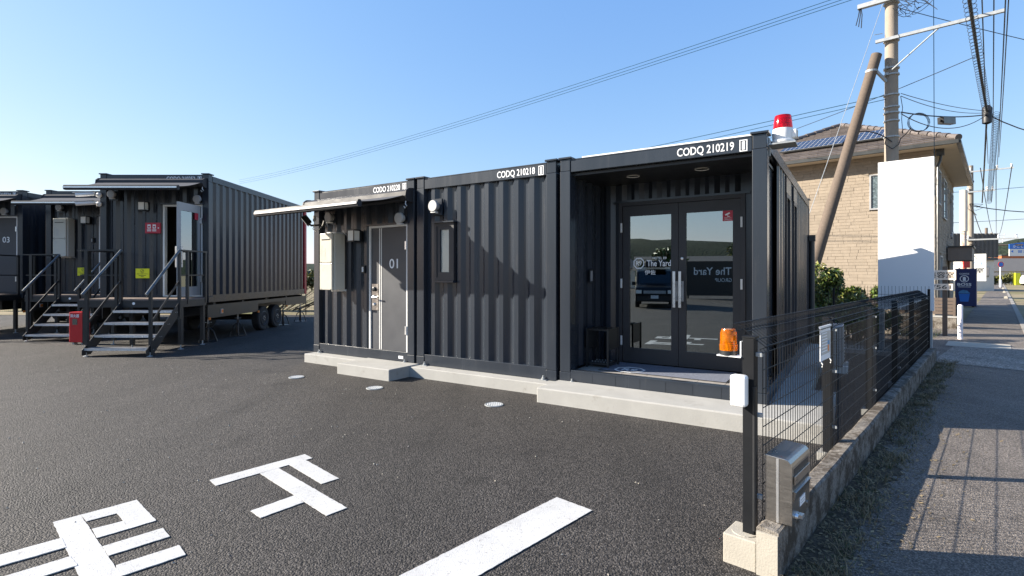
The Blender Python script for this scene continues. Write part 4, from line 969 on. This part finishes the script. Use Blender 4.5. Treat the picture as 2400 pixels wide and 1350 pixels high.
for w in (.62, .75):
    MB().lathe([(.03,0),(.055,.03),(.03,.06),(.055,.09),(.03,.12)], pv(w,-.2,8.79), 12).build('insulator', 'white', up_, True)
m = MB(); rnd = random.Random(4)
for k in range(3): m.path([pv(-.68+.02*k,-.2,8.66), pv(-.70+.04*k,-.2,8.5), pv(-.76+.06*k,-.2,8.25-.05*k)], .012, 5)
for k in range(9):
    a0 = rnd.uniform(.2,.75); r = rnd.uniform(.1,.28); pts = [pv(a0+r*math.cos(q*.6), -.2+.1*math.sin(q), 8.35+r*math.sin(q*.6+k)) for q in range(8)]
    m.path([pv(rnd.uniform(0,.7),-.2,8.62)]+pts, .007, 5)
m.build('loose_leads', 'cable', up_)['kind'] = 'stuff'
m = MB()
for k in range(3): m.path([(.60+.27*math.cos(a*.35+k), -.12-.03*k, 5.50+.24*math.sin(a*.35+k)-.0) for a in range(19)], .007, 5)
m.path([(.18,-.1,5.1),(.3,-.12,5.22),(.42,-.12,5.36)], .012, 5); m.path([(-.17,-.05,5.15),(-.24,-.1,4.95),(-.12,-.2,4.8),(.05,-.2,4.92),(.17,-.1,5.1)], .012, 5)
m.path([(.17,-.1,6.2),(.22,-.1,5.9),(.18,-.12,5.6),(.23,-.1,5.2)], .008, 5); m.build('cable_coil', 'cable', up_)
MB().tube((-.2,.05,7.9),(-.42,.05,7.86), .008, 6).build('step_bolt', 'gal', up_)
sp = thing('strut_pole', 'brown leaning strut pole propped against the utility pole', 'strut pole', (7.3,13.9,0))
MB().tube((0,0,-.1),(2.27,.1,7.32), .155, 18, .125).build('pole', 'strut', sp, True)
MB().lathe([(.14,-.025),(.14,.025)], (2.13,.1,6.88), 16).build('clamp_band', 'gal', sp); MB().bar((2.2,.05,6.9),(2.52,.08,6.6), .06, .06).build('clamp_link', 'gal', sp)

def wire(lab, a, b, sag, r=.011, m='cable', n=18, group='overhead wires', name='overhead_wire'):
    a, b = Vector(a), Vector(b); pts = [a+(b-a)*(i/n)-Vector((0,0,4*sag*(i/n)*(1-i/n))) for i in range(n+1)]
    return tag(MB().path(pts, r, 5).build(name, m), lab, 'overhead wire', group)
for k, (dz, q) in enumerate(((0,'uppermost'),(-.10,'middle'),(-.19,'lowest'))):
    wire(f'{q} of three close wires rising across the sky above the containers', (PX, PY-.15, 9.25+dz), (-30.7, 60, 12.25+dz*2.2), .55, .009, 'cableb', 30, 'long wires above the containers')
sg = 'wires running along the street overhead'
P2 = Vector((24.1, 28, 0))
for v, z0, z1, lab in ((.28,7.55,6.9,'thick bundled cable with hanging loops running along the street'),):
    a, b = st(.24,4,7.75), st(.52,20.9,6.98); o = thing('cable_bundle', lab, 'cable bundle')
    MB().path([a+(b-a)*(i/24)-Vector((0,0,.9*(i/24)*(1-i/24))) for i in range(25)], .035, 8).build('trunk_cable', 'cable', o, True)
    m = MB()
    for i in range(150):
        k = (i+.5)/150; p = a+(b-a)*k-Vector((0,0,.9*k*(1-k))); s = 1 if i % 2 else -1
        m.path([p+SV*s*(.09*(1-math.cos(q*.9)))*.6+SU*(q*.035-.1)-Vector((0,0,.07*math.sin(q*.9)+.02)) for q in range(8)], .006, 4)
    m.build('loop', 'cable', o)
    a = b; b = st(.1, 38, 5.7)
    MB().path([a+(b-a)*(i/14)-Vector((0,0,.6*(i/14)*(1-i/14))) for i in range(15)], .028, 6).build('trunk_cable', 'cable', o, True)
    m = MB()
    for i in range(70):
        k = (i+.5)/70; p = st(.75,20.9,6.9)+(st(.45,33,5.2)-st(.75,20.9,6.9))*k
        m.path([p+SV*(.10*math.cos(q*.9))+SU*(q*.03)-Vector((0,0,.10*math.sin(q*.9))) for q in range(8)], .007, 4)
    m.build('loop', 'cable', o)
    MB().lathe([(.05,-.32),(.13,-.28),(.14,.2),(.08,.3)], (a.x,a.y,a.z-.1), 12).build('splice_closure', 'cable', o, True)
for v, z0, z1, lab in ((.60,8.2,7.6,'overhead street wire just right of the thick bundle'),(.80,8.5,7.6,'second overhead street wire right of the thick bundle'),(.98,7.78,7.2,'overhead street wire held by the end of the long cross arm'),(1.06,8.6,7.9,'outermost overhead street wire at the right edge')):
    wire(lab, st(v,3.5,z0), st(v-.25,38.5,z1+.4), .5, .014, 'cable', 20, sg)
sx = 'wires crossing beside the concrete pole'
wire('black cable from the concrete pole to the splice over the street', (PX+.18,PY,5.05), tuple(st(.52,20.9,6.75)), .0, .02, 'cable', 6, sx) if 0 else None
q = st(.52,20.9,6.88)
wire('black cable carrying a splice box right of the concrete pole', (PX+.18,PY-.1,5.78), q, .10, .018, 'cable', 16, sx)
wire('second slack cable below the splice box', (PX+.18,PY-.1,5.74), q, .42, .012, 'cable', 16, sx)
wire('upper pair of thin wires dropping right from the concrete pole', (PX+.18,PY-.1,6.27), q+Vector((0,0,.12)), .08, .009, 'cable', 12, sx)
wire('lower pair of thin wires dropping right from the concrete pole', (PX+.18,PY-.1,6.20), q+Vector((0,0,.06)), .16, .009, 'cable', 12, sx)
wire('cable continuing right from the splice out of the photo', q, (24.5,22.5,7.3), .3, .02, 'cable', 8, sx)
wire('stay wire rising from the house roof to the thick bundle', (8.6,21,6.4), st(.42,13.5,6.6), .1, .009, 'cable', 10, sx)
wire('wire from the upper cross arm out of the right edge', pv(.7,-.2,8.8)[0:2] and (PX+pv(.7,-.2,0)[0], PY+pv(.7,-.2,0)[1], 8.85), (19,12.5,8.05), .2, .013, 'cable', 10, sx)
wire('level wire at the top right from the upper cross arm', (PX+pv(.7,-.2,0)[0], PY+pv(.7,-.2,0)[1], 8.98), (19,13.5,9.0), .1, .011, 'cable', 10, sx)
wire('thin wire crossing behind the long cross arm', (PX+.1,PY-.1,8.5), (19,13,5.9), .1, .009, 'cable', 10, sx)
wire('pale guy wire from the upper cross arm down to the left', (PX-.3,PY-.1,8.6), (6.3,12.4,1.2), .0, .007, 'gal', 10, sx)
wire('upper wire from the concrete pole to the left over the beacon', (PX-.15,PY,6.25), (-8,34,6.3), .1, .010, 'cableb', 16, sx)
wire('lower wire from the concrete pole to the left over the beacon', (PX-.15,PY,6.15), (-8,34,5.9), .1, .009, 'cableb', 16, sx)
wire('thin vertical wire right of the concrete pole', (PX+.95,PY-.2,8.7), (PX+.97,PY-.2,3.6), 0, .008, 'cableb', 3, sx)
wire('black lead curving from the strut pole to the concrete pole', (8.95,13.9,5.25), (PX-.1,PY-.15,5.0), -.12, .014, 'cable', 8, sx)
sbx = thing('splice_box', 'black splice box hanging on the cable right of the concrete pole', 'splice box', (PX+.18,PY-.1,5.78))
dv = (q-Vector((PX+.18,PY-.1,5.78))); k0 = dv*.40-Vector((0,0,.21)); k1 = dv*.54-Vector((0,0,.23))
MB().bar(k0, k1, .16, .20).build('case', 'dark', sbx, bevel=.01); MB().tube(k0-(k1-k0)*.12, k0, .03, 8).tube(k1, k1+(k1-k0)*.12, .03, 8).build('gland', 'cable', sbx)
# wires on farther poles
def far_pole(lab, X, Y, h, r, m='pole', arms=(), lean=0, group='utility poles down the street'):
    t = thing('utility_pole', lab, 'utility pole', (X,Y,0), 0, group)
    MB().tube((0,0,-.3),(lean,0,h), r, 12, r*.75).build('pole', m, t, True)
    for z, w0, w1 in arms:
        MB().bar(pv(w0,-r-.04,z), pv(w1,-r-.04,z), .08, .08).build('cross_arm', 'gal', t)
        for q in (w0+.1, (w0+w1)/2+.3, w1-.1): MB().lathe([(.03,0),(.06,.05),(.03,.1),(.06,.16),(.03,.2)], pv(q,-r-.04,z+.04), 8).build('insulator', 'white', t)
    return t
p2 = far_pole('grey concrete utility pole behind the blue vending machine', 27.5, 32, 8.1, .19, 'pole', ((7.7,-.1,1.9),(6.5,-.2,1.1),(3.65,-.2,2.1)))
m = MB(); rnd = random.Random(6)
for k in range(10): z = rnd.choice((3.4,3.6,5.8)); m.path([(-.2,-.2,z),(rnd.uniform(-.5,.8),-.25,z-rnd.uniform(0,.5)),(.2,-.2,z-rnd.uniform(.2,.9))], .014, 5)
m.build('cable_tangle', 'cable', p2)['kind'] = 'stuff'
MB().lathe([(.192,1.0),(.195,1.0),(.195,1.7),(.192,1.7)], seg=12).build('warning_band', 'yellow', p2)
rp_ = thing('rusted_pole', 'flaking red and white steel pole left of the grey pole', 'steel pole', (25.4,30.0,0))
MB().tube((0,0,0),(0,0,6.3), .14, 14).build('tube', 'rust', rp_, True); MB().tube((0,0,4.0),(0,0,6.31), .18, 14).build('sleeve', 'signcream', rp_, True)
box('red_board', 'red', rp_, -.16, .2, -.2, -.15, 1.95, 2.3); MB().lathe([(.0,-.14),(.10,-.10),(.14,0),(.10,.10)][1:4], (-.75,-.05,3.05), 14).build('globe_lamp', 'white', rp_, True); MB().path([(-.75,-.05,2.9),(-.6,-.05,2.6),(-.13,0,2.5)], .03, 6).build('lamp_arm', 'red', rp_)
p3 = far_pole('brown pole carrying the blue road sign arm', 66.7, 75, 8.2, .22, 'brown')
MB().tube((0,0,5.75),(4,-1.2,5.75), .09, 8).build('sign_arm', 'brown', p3, True)
far_pole('thin grey utility pole beyond the brown sign pole', 76, 84.5, 8.3, .17, 'pole', ((7.8,-1,1.6),(6.9,-.8,1.4)))
far_pole('farthest utility pole down the street', 101, 112, 9.5, .2, 'pole', ((9.2,-1,1.8),(8.3,-.8,1.6)))
for v, z, lab in ((.3,7.1,'left wire between the far street poles'),(.9,7.1,'middle wire between the far street poles'),(1.5,7.1,'right wire between the far street poles'),(.0,5.0,'low black cable between the far street poles')):
    wire(lab, st(v-.2,34,z), (76+.6*v, 84.3, z+.8), .9, .022, 'cable', 14, sg)
wire('cable crossing the road beyond the second pole', (27.6,32,5.7), (42,38,6.4), .4, .03, 'cable', 8, sx)
wire('upper wire crossing the street far behind', (14,34,6.3), (40,36,8.0), .3, .016, 'cableb', 8, sx); wire('lower wire crossing the street far behind', (14,36,4.9), (42,40,6.0), .3, .016, 'cableb', 8, sx)

# ---------------------------------------------------------------- street side things
ps = thing('signpost', 'brown wooden post with two cream boards lettered in black', 'signpost', st(-.2,14.5,0), math.atan2(.6743,-.7385)+math.pi)
box('post', 'brown', ps, -.05, .05, .01, .09, 0, 1.75)
box('upper_board', 'signcream', ps, -.95, .22, -.03, .008, 1.415, 1.66); text('lettering', '美容室', 'black', ps, (.185, -.0305, 1.455), FRONT, .165, .52, .002, 'r', .01)
box('lower_board', 'signcream', ps, -.9, .16, -.03, .008, 1.155, 1.315); text('lettering', '7561', 'black', ps, (.12, -.0305, 1.185), FRONT, .095, .40, .002, 'r', .006)
sf = thing('slat_fence', 'low brown slatted fence on a pale concrete base behind the signpost', 'fence', st(-.08,17,0), math.atan2(.6743,-.7385))
box('base_wall', 'old', sf, 0, 5, 0, .12, -.02, .31); box('coping', 'conc', sf, -.02, 5, -.015, .135, .312, .36)
for i in range(5): box('slat', 'brown', sf, .0, 5, .03, .055, .40+i*.098, .485+i*.098)
for x in (.02, 1.2, 2.4, 3.6, 4.8): box('post', 'brown', sf, x, x+.06, .057, .11, .361, .9)
bo = thing('marker_post', 'pale pinkish round marker post at the driveway edge', 'bollard', st(.13,13.8,0), 0)
MB().lathe([(.05,0),(.05,.80),(.046,.81),(.03,.83)], seg=16).build('tube', 'pinkwhite', bo, True); MB().lathe([(.052,.0),(.052,.06),(.052,.09)], (0,0,.72), 16).build('cap_band', 'white', bo, True)
vm = thing('vending_machine', 'dark blue drink vending machine seen from its side', 'vending machine', st(-.86,31.1,0), SZ)
box('cabinet', 'navy', vm, .08, .88, .0, .8, .03, 1.85, bevel=.02)
for x in (.12, .7): box('foot', 'dark', vm, x, x+.1, .1, .7, 0, .03)
text('lettering', 'COFFEE', 'print', vm, (.43, -.001, 1.56), FRONT, .08, .36, .003, 'c', .01); text('lettering', 'BOSS', 'print', vm, (.43, -.001, 1.02), FRONT, .13, .52, .003, 'c', .02)
em = MB(); cx, cz = .43, 1.36
for i in range(24):
    a, b = i*math.pi/12, (i+1)*math.pi/12; em.prism([(cx+.17*math.cos(a),cz+.17*math.sin(a)),(cx+.17*math.cos(b),cz+.17*math.sin(b)),(cx+.14*math.cos(b),cz+.14*math.sin(b)),(cx+.14*math.cos(a),cz+.14*math.sin(a))], 'y', -.004, -.001)
em.prism([(cx-.06,cz-.1),(cx+.07,cz-.1),(cx+.05,cz-.02),(cx+.07,cz+.05),(cx,cz+.1),(cx-.06,cz+.06),(cx-.05,cz)], 'y', -.004, -.001).build('emblem', 'print', vm)
box('caption', 'print', vm, .2, .66, -.003, -.001, .955, .975)
MB().prism([(.2,.65),(.25,.76),(.4,.82),(.55,.78),(.65,.65)], 'y', -.004, -.001).build('cup_picture', 'ice', vm); MB().prism([(.22,.63),(.63,.63),(.58,.25),(.27,.25)], 'y', -.004, -.001).build('cup_picture', 'bluesign', vm)
ss = thing('shop_sign', 'white shop sign board on a pole beyond the vending machine', 'sign', (30.4,36.0,0), math.atan2(.6743,-.7385)+math.pi)
box('panel', 'trim', ss, -2.2, 1.2, 0, .1, 1.15, 2.95); MB().tube((.3,.15,0),(.3,.15,2.9), .06, 8).build('post', 'brown', ss)
text('lettering', 'SHOP', 'greyt', ss, (.1,-.001,2.55), FRONT, .28, .85, .004, 'l', .0); text('lettering', 'ンティーク', 'greyt', ss, (-.15,-.001,2.55), FRONT, .25, 1.3, .004, 'r'); text('lettering', 'おかげさま', 'bluesign', ss, (.05,-.001,2.2), FRONT, .22, 1.0, .004, 'l')
text('lettering', '美容室', 'black', ss, (1.1,-.001,1.65), FRONT, .40, 1.4, .004, 'r', .012)
for i, t_ in enumerate((40.0,48,58,33)):
    pass
kg = 'short concrete kerb blocks by the road'
for i, (t_, lab) in enumerate(((45,'nearest of three short concrete kerb blocks beside the road'),(60,'middle one of three short concrete kerb blocks beside the road'),(78,'farthest of three short concrete kerb blocks beside the road'))):
    k = thing('kerb_block', lab, 'kerb block', st(1.15,t_,0), SZ, kg); MB().prism([(-.1,0),(.1,0),(.06,.16),(-.06,.16)], 'y', 0, .9).build('block', 'concw', k)
dl = thing('delineator', 'white round post with a crossed no parking disc down the street', 'road sign', (61.8,67.5,0))
MB().tube((0,0,0),(0,0,3.0), .06, 10).build('post', 'white', dl, True); MB().lathe([(.36,0),(.36,.03)], (0,-.07,2.9), 20, 'y').build('disc', 'red', dl); MB().lathe([(.27,0),(.27,.01)], (0,-.101,2.9), 20, 'y').build('disc_face', 'bluesign', dl); MB().tube((0,-.02,.1),(0,-.02,1.0), .13, 10).build('sleeve', 'white', dl, True)
bs = thing('road_sign', 'blue and white overhead road sign cut by the right edge', 'road sign', (70.5,74,0))
MB().prism([(-1.5,5.2),(4.2,5.2),(4.2,5.9),(1.4,6.25),(-1.5,5.85)], 'y', 0, .08).build('upper_panel', 'bluesign', bs); box('lower_panel', 'trim', bs, -1.5, 4.2, 0, .08, 4.2, 5.18)
text('lettering', 'かごしまロマン街道', 'print', bs, (-1.0,-.001,5.35), FRONT, .38, 4.6, .004, 'l', .01); text('lettering', '曽木の滝', 'bluesign', bs, (-.3,-.001,4.62), FRONT, .42, 2.9, .004, 'l', .01); MB().prism([(-1.3,4.85),(-.95,5.05),(-.95,4.65)], 'y', -.004, -.001).build('arrow', 'bluesign', bs)
MB().lathe([(.22,0),(.22,.01)], (1.3,-.001,6.0), 14, 'y').build('emblem', 'print', bs)

# far buildings, hedge, car
def bld(name, lab, X, Y, w, dp, h, m, rm, roof=.0, rz=0, wins=0):
    t = thing(name, lab, 'building', (X,Y,0), rz)
    box('wall', m, t, -w/2, w/2, 0, dp, -.3, h)
    if roof: MB().prism([(-.4-0,h),(dp+.4,h),(dp/2,h+roof)], 'x', -w/2-.4, w/2+.4).build('roof', rm, t)
    else: box('roof', rm, t, -w/2-.2, w/2+.2, -.2, dp+.2, h+.001, h+.25)
    for i in range(wins):
        x = -w/2+w*(i+.5)/wins; f = box('window', 'vent', t, x-.5, x+.5, -.04, -.002, h*.45, h*.45+1.0); box('pane', 'wglass', f, x-.45, x+.45, -.05, -.041, h*.45+.05, h*.45+.95)
    return t
bld('shop_building', 'low cream shop with a dark ribbed upper wall beyond the grey pole', 44, 52, 6, 8, 3.0, 'wall', 'greyroof', 0, 0, 3)
box_ = bpy.data.objects['shop_building']; mb = MB().corr('x', -3.2, 3.2, 3.26, 5.6, -.25, .1, .4); mb.build('fascia', 'greyroof', box_)
bld('brick_building', 'orange brick building below the blue road sign', 122, 128, 9, 10, 6.2, 'orangeb', 'greyroof', 0, 0, 4)
bld('long_house', 'pale house with a long grey sloping roof across the road', 96, 100, 16, 12, 2.3, 'wall', 'greyroof', 2.6, 0, 3)
bush('clipped roadside hedge at the far bend', 82, 86.5, rowblobs(-9, 14, 50, (.5,1.2), (.6,.9), 14), 3500, .25, 'hedge', ('hedge','leafy'), name='hedge', seed=22)
def car(lab, X, Y, rz, m, tall=False, group=None):
    t = thing('van' if tall else 'parked_car', lab, 'van' if tall else 'car', (X,Y,0), rz, group)
    h = 1.82 if tall else 1.48; L_ = 4.7 if tall else 3.9; w = .88
    side = [(-L_/2,.30),(L_/2,.30),(L_/2,.75),(L_/2-.12,.98),(L_/2-.95,1.08),(L_/2-1.55,h-.10),(L_/2-1.9,h),(-L_/2+.4,h),(-L_/2+.08,1.0),(-L_/2,.75)]
    MB().prism([(x, z) for x, z in side], 'y', -w, w).build('body', m, t, bevel=.07)
    gl = [(L_/2-1.02,1.10),(L_/2-1.58,h-.14),(L_/2-1.52,h-.10)]
    MB().add([(L_/2-.99,-w+.12,1.09),(L_/2-.99,w-.12,1.09),(L_/2-1.55,w-.16,h-.12),(L_/2-1.55,-w+.16,h-.12)], [(0,1,2,3)]).build('windscreen', 'cglass', t).location = (.02,0,.01)
    for s in (-1, 1): MB().prism([(L_/2-1.2,1.08),(L_/2-1.72,h-.16),(-L_/2+.55,h-.16),(-L_/2+.35,1.08)], 'y', s*(w+.002), s*(w+.006)).build('side_window', 'cglass', t)
    for x in (L_/2-.85, -L_/2+.8):
        for s in (-1, 1):
            wh = MB().lathe([(.2,-.1),(.32,-.1),(.34,-.07),(.34,.07),(.32,.1),(.2,.1)], (x, s*(w-.08), .34), 20, 'y').build('wheel', 'rubber', t, True); MB().lathe([(.19,.0),(.19,.11),(.05,.12)] if s < 0 else [(.05,-.12),(.19,-.11),(.19,0)], (x, s*(w-.08), .34), 16, 'y').build('rim', 'alu', wh, True)
    for s in (-1, 1): box('headlight', 'lit', t, L_/2-.05, L_/2+.02, s*.72-.13, s*.72+.13, .68, .84)
    box('grille', 'gal', t, L_/2-.01, L_/2+.025, -.5, .5, .68, .82); box('bumper', 'dark', t, L_/2-.02, L_/2+.05, -.8, .8, .34, .55); box('number_plate', 'trim', t, L_/2+.052, L_/2+.06, -.17, .17, .45, .60)
    for s in (-1, 1): box('mirror', m, t, L_/2-1.35, L_/2-1.2, s*(w+.02), s*(w+.2), 1.05, 1.22)
    if tall: box('roof_box', 'dark', t, -.9, 1.0, -.55, .45, h+.12, h+.42, bevel=.06); box('roof_bar', 'alu', t, -.6, -.54, -.75, .75, h+.02, h+.115); box('roof_bar', 'alu', t, .6, .66, -.75, .75, h+.02, h+.115)
    return t
car('white car parked at the far bend by the right edge', 78.5, 80, 0.3, 'carwhite')
ci = thing('traffic_cone', 'yellow roadside box beside the far hedge', 'roadside box', (79.5,83.8,0)); ci.name = 'roadside_box'; box('case', 'yellow', ci, -.4, .4, 0, .4, 0, 1.9)

# weeds along the low wall
rnd = random.Random(11)
def blades(name, m, n, gen, hmin, hmax, lab):
    vs = []; fs = []
    for _ in range(n):
        p, lean = gen(); h = rnd.uniform(hmin,hmax); a = rnd.uniform(0,6.28); d = Vector((math.cos(a),math.sin(a),0)); w_ = d.cross(Vector((0,0,1)))*rnd.uniform(.0012,.003); o = len(vs); t1 = p+d*h*.4*lean+Vector((0,0,h*.6)); t2 = p+d*h*1.0*lean+Vector((0,0,h*.8))
        vs += [p-w_, p+w_, t1+w_*.7, t1-w_*.7, t2]; fs += [(o,o+1,o+2,o+3),(o+3,o+2,o+4)]
    o = MB().add(vs, fs).build(name, m); tag(o, kind='stuff'); return o
clumps = [(rnd.uniform(.02,.34)**1.0, rnd.uniform(-.6,9.3), rnd.random()) for _ in range(170)]
def gw():
    v, t_, k = rnd.choice(clumps); return st(max(.008, v*.75+rnd.gauss(0,.03)), t_+rnd.gauss(0,.07), 0), rnd.uniform(.5,1.6)
blades('dry_weeds', 'weed', 4200, gw, .01, .075, ''); blades('green_weeds', 'moss', 2600, gw, .008, .035, '')
def gl(): return st(rnd.uniform(-3,-.3), rnd.uniform(13.6,15.2), 0), rnd.uniform(.4,1.3)
blades('verge_grass', 'moss', 1800, gl, .05, .2, '')
m = MB()                                        # grit and scraps on the lot
for _ in range(420):
    x, y = rnd.uniform(-9,1.6), rnd.uniform(2.6,10); s_ = rnd.uniform(.004,.012); a = rnd.uniform(0,6.28)
    if y > 9.3-.645*(x+3.57)-.9: continue
    d_ = Vector((math.cos(a),math.sin(a),.1))*s_; e_ = Vector((-math.sin(a),math.cos(a),.2))*s_*rnd.uniform(.3,.8); p = Vector((x,y,.004))
    m.add([p-d_, p+e_, p+d_, p-e_, p+Vector((0,0,s_*.6))], [(0,1,4),(1,2,4),(2,3,4),(3,0,4)])
tag(m.build('loose_grit', 'concw'), kind='stuff')
m = MB()                                        # litter of leaves and grit on the pavement edge
for _ in range(4500):
    p = st(abs(rnd.gauss(0,.22))+.01, rnd.uniform(-.6,9.3), .005); a = rnd.uniform(0,6.28); s = rnd.uniform(.005,.02); d = Vector((math.cos(a),math.sin(a),rnd.uniform(-.2,.4)))*s; e = Vector((-math.sin(a),math.cos(a),.1))*s*.5
    m.add([p-d, p+e, p+d, p-e], [(0,1,2,3)])
tag(m.build('leaf_litter', 'weed'), kind='stuff')
rnd = random.Random(77); edge = [(max(.03, .15+.09*math.sin(t_*.9)+.05*math.sin(t_*2.3+1)+rnd.uniform(-.045,.045)), -.7+t_*.0) for t_ in [0]]
edge = []
t_ = -.7
while t_ < 9.2: edge.append((max(.02, .15+.07*math.sin(t_*1.3)+.05*math.sin(t_*3.1+1)+rnd.uniform(-.05,.05)), t_)); t_ += .06
sheet('soil_strip', mat('soil', (.085,.068,.05), .95, 0, .5, 14, .9, 60, .02, .1, stain=((.045,.055,.018), 6, .52, .7)), sst(*edge, (.001,9.2), (.001,-.7)), .003)

# hills
def hill(name, X, Y, rx, ry, h, seed):
    rnd = random.Random(seed); m = MB(); n = 40; k = 8; vs = []; fs = []
    ph = [rnd.uniform(0,6.28) for _ in range(6)]
    for j in range(k+1):
        for i in range(n):
            a = 2*math.pi*i/n; f = 1-j/k; ns = 1+.18*math.sin(3*a+ph[0])+.12*math.sin(5*a+ph[1])+.06*math.sin(11*a+ph[2]+j); 
            vs.append((X+rx*f*ns*math.cos(a), Y+ry*f*ns*math.sin(a), -3+h*(1-f*f)*(1+.05*math.sin(7*a+j)) + (rnd.uniform(-1,1)*h*.02 if j else 0)))
    for j in range(k):
        for i in range(n): fs.append((j*n+i, j*n+(i+1)%n, (j+1)*n+(i+1)%n, (j+1)*n+i))
    return struct(m.add(vs, fs).build(name, 'hill', smooth=True))
hill('hill', 1330, 1180, 420, 300, 95, 2); hill('hill', 900, 1300, 300, 200, 45, 5); hill('hill', -430, 900, 420, 200, 24, 8); hill('hill', -1500, -1050, 700, 500, 120, 9)

# ---------------------------------------------------------------- across the lot (seen in the door glass)
car('dark van with a roof box parked across the lot, mirrored in the door', -13.8, -5.6, math.atan2(.66,.80), 'carblack', True)
rv = thing('site_sign', 'long dark sign wall across the lot, mirrored in the door', 'sign board', (-17.5,-15.2,0), math.atan2(-.80,.66)+math.pi)
box('panel', 'dark', rv, -3.2, 3.2, 0, .15, .2, 2.45)
text('lettering', 'HOTEL R9 The Yard', 'print', rv, (0,-.001,1.55), FRONT, .5, 5.2, .006, 'c', .01); text('lettering', 'R9 HOTELS GROUP', 'print', rv, (0,-.001,1.1), FRONT, .24, 2.6, .006, 'c')
for x in (-3, 2.9): box('post', 'dark', rv, x, x+.1, .16, .26, 0, 2.4)
o = bld('tiled_house', 'low house with a tiled roof across the lot, mirrored in the door', -30, -27, 16, 8, 2.0, 'wall', 'greyroof', 1.5, math.atan2(-.80,.66)+math.pi, 4)
# pole and trees across the lot, mirrored in the door
far_pole('utility pole across the lot, mirrored in the right door pane', -33, -36, 10, .17, 'pole', ((9.5,-1,1.2),(8.6,-.8,.9)), group='utility poles across the lot')
bush('dark round tree behind the tiled house, mirrored in the door', -36, -38, rb_(14, 31, (2.2,2.2), (2.5,5.2), (1.0,1.7)), 2600, .28, 'tree', ('hedge','leaf'), name='tree', seed=31)
bush('dark tree left of the van reflection across the lot', -34, -24, rb_(10, 33, (1.8,1.8), (1.6,3.4), (.8,1.3)), 1800, .28, 'tree', ('hedge','leaf'), name='tree', seed=33)
bld('tiled_house', 'second low house with a dark roof far across the lot, mirrored in the left pane', -48, -24, 11, 7, 2.4, 'wall', 'greyroof', 1.7, math.atan2(-.80,.66)+math.pi-.4, 3)
bld('tiled_house', 'third low house far across the lot, mirrored in the right pane', -38, -48, 12, 7, 2.6, 'wall', 'greyroof', 2.0, math.atan2(-.80,.66)+math.pi+.3, 3)
hill('hill', -620, -300, 120, 200, 24, 14); hill('hill', -560, -520, 160, 120, 30, 17)
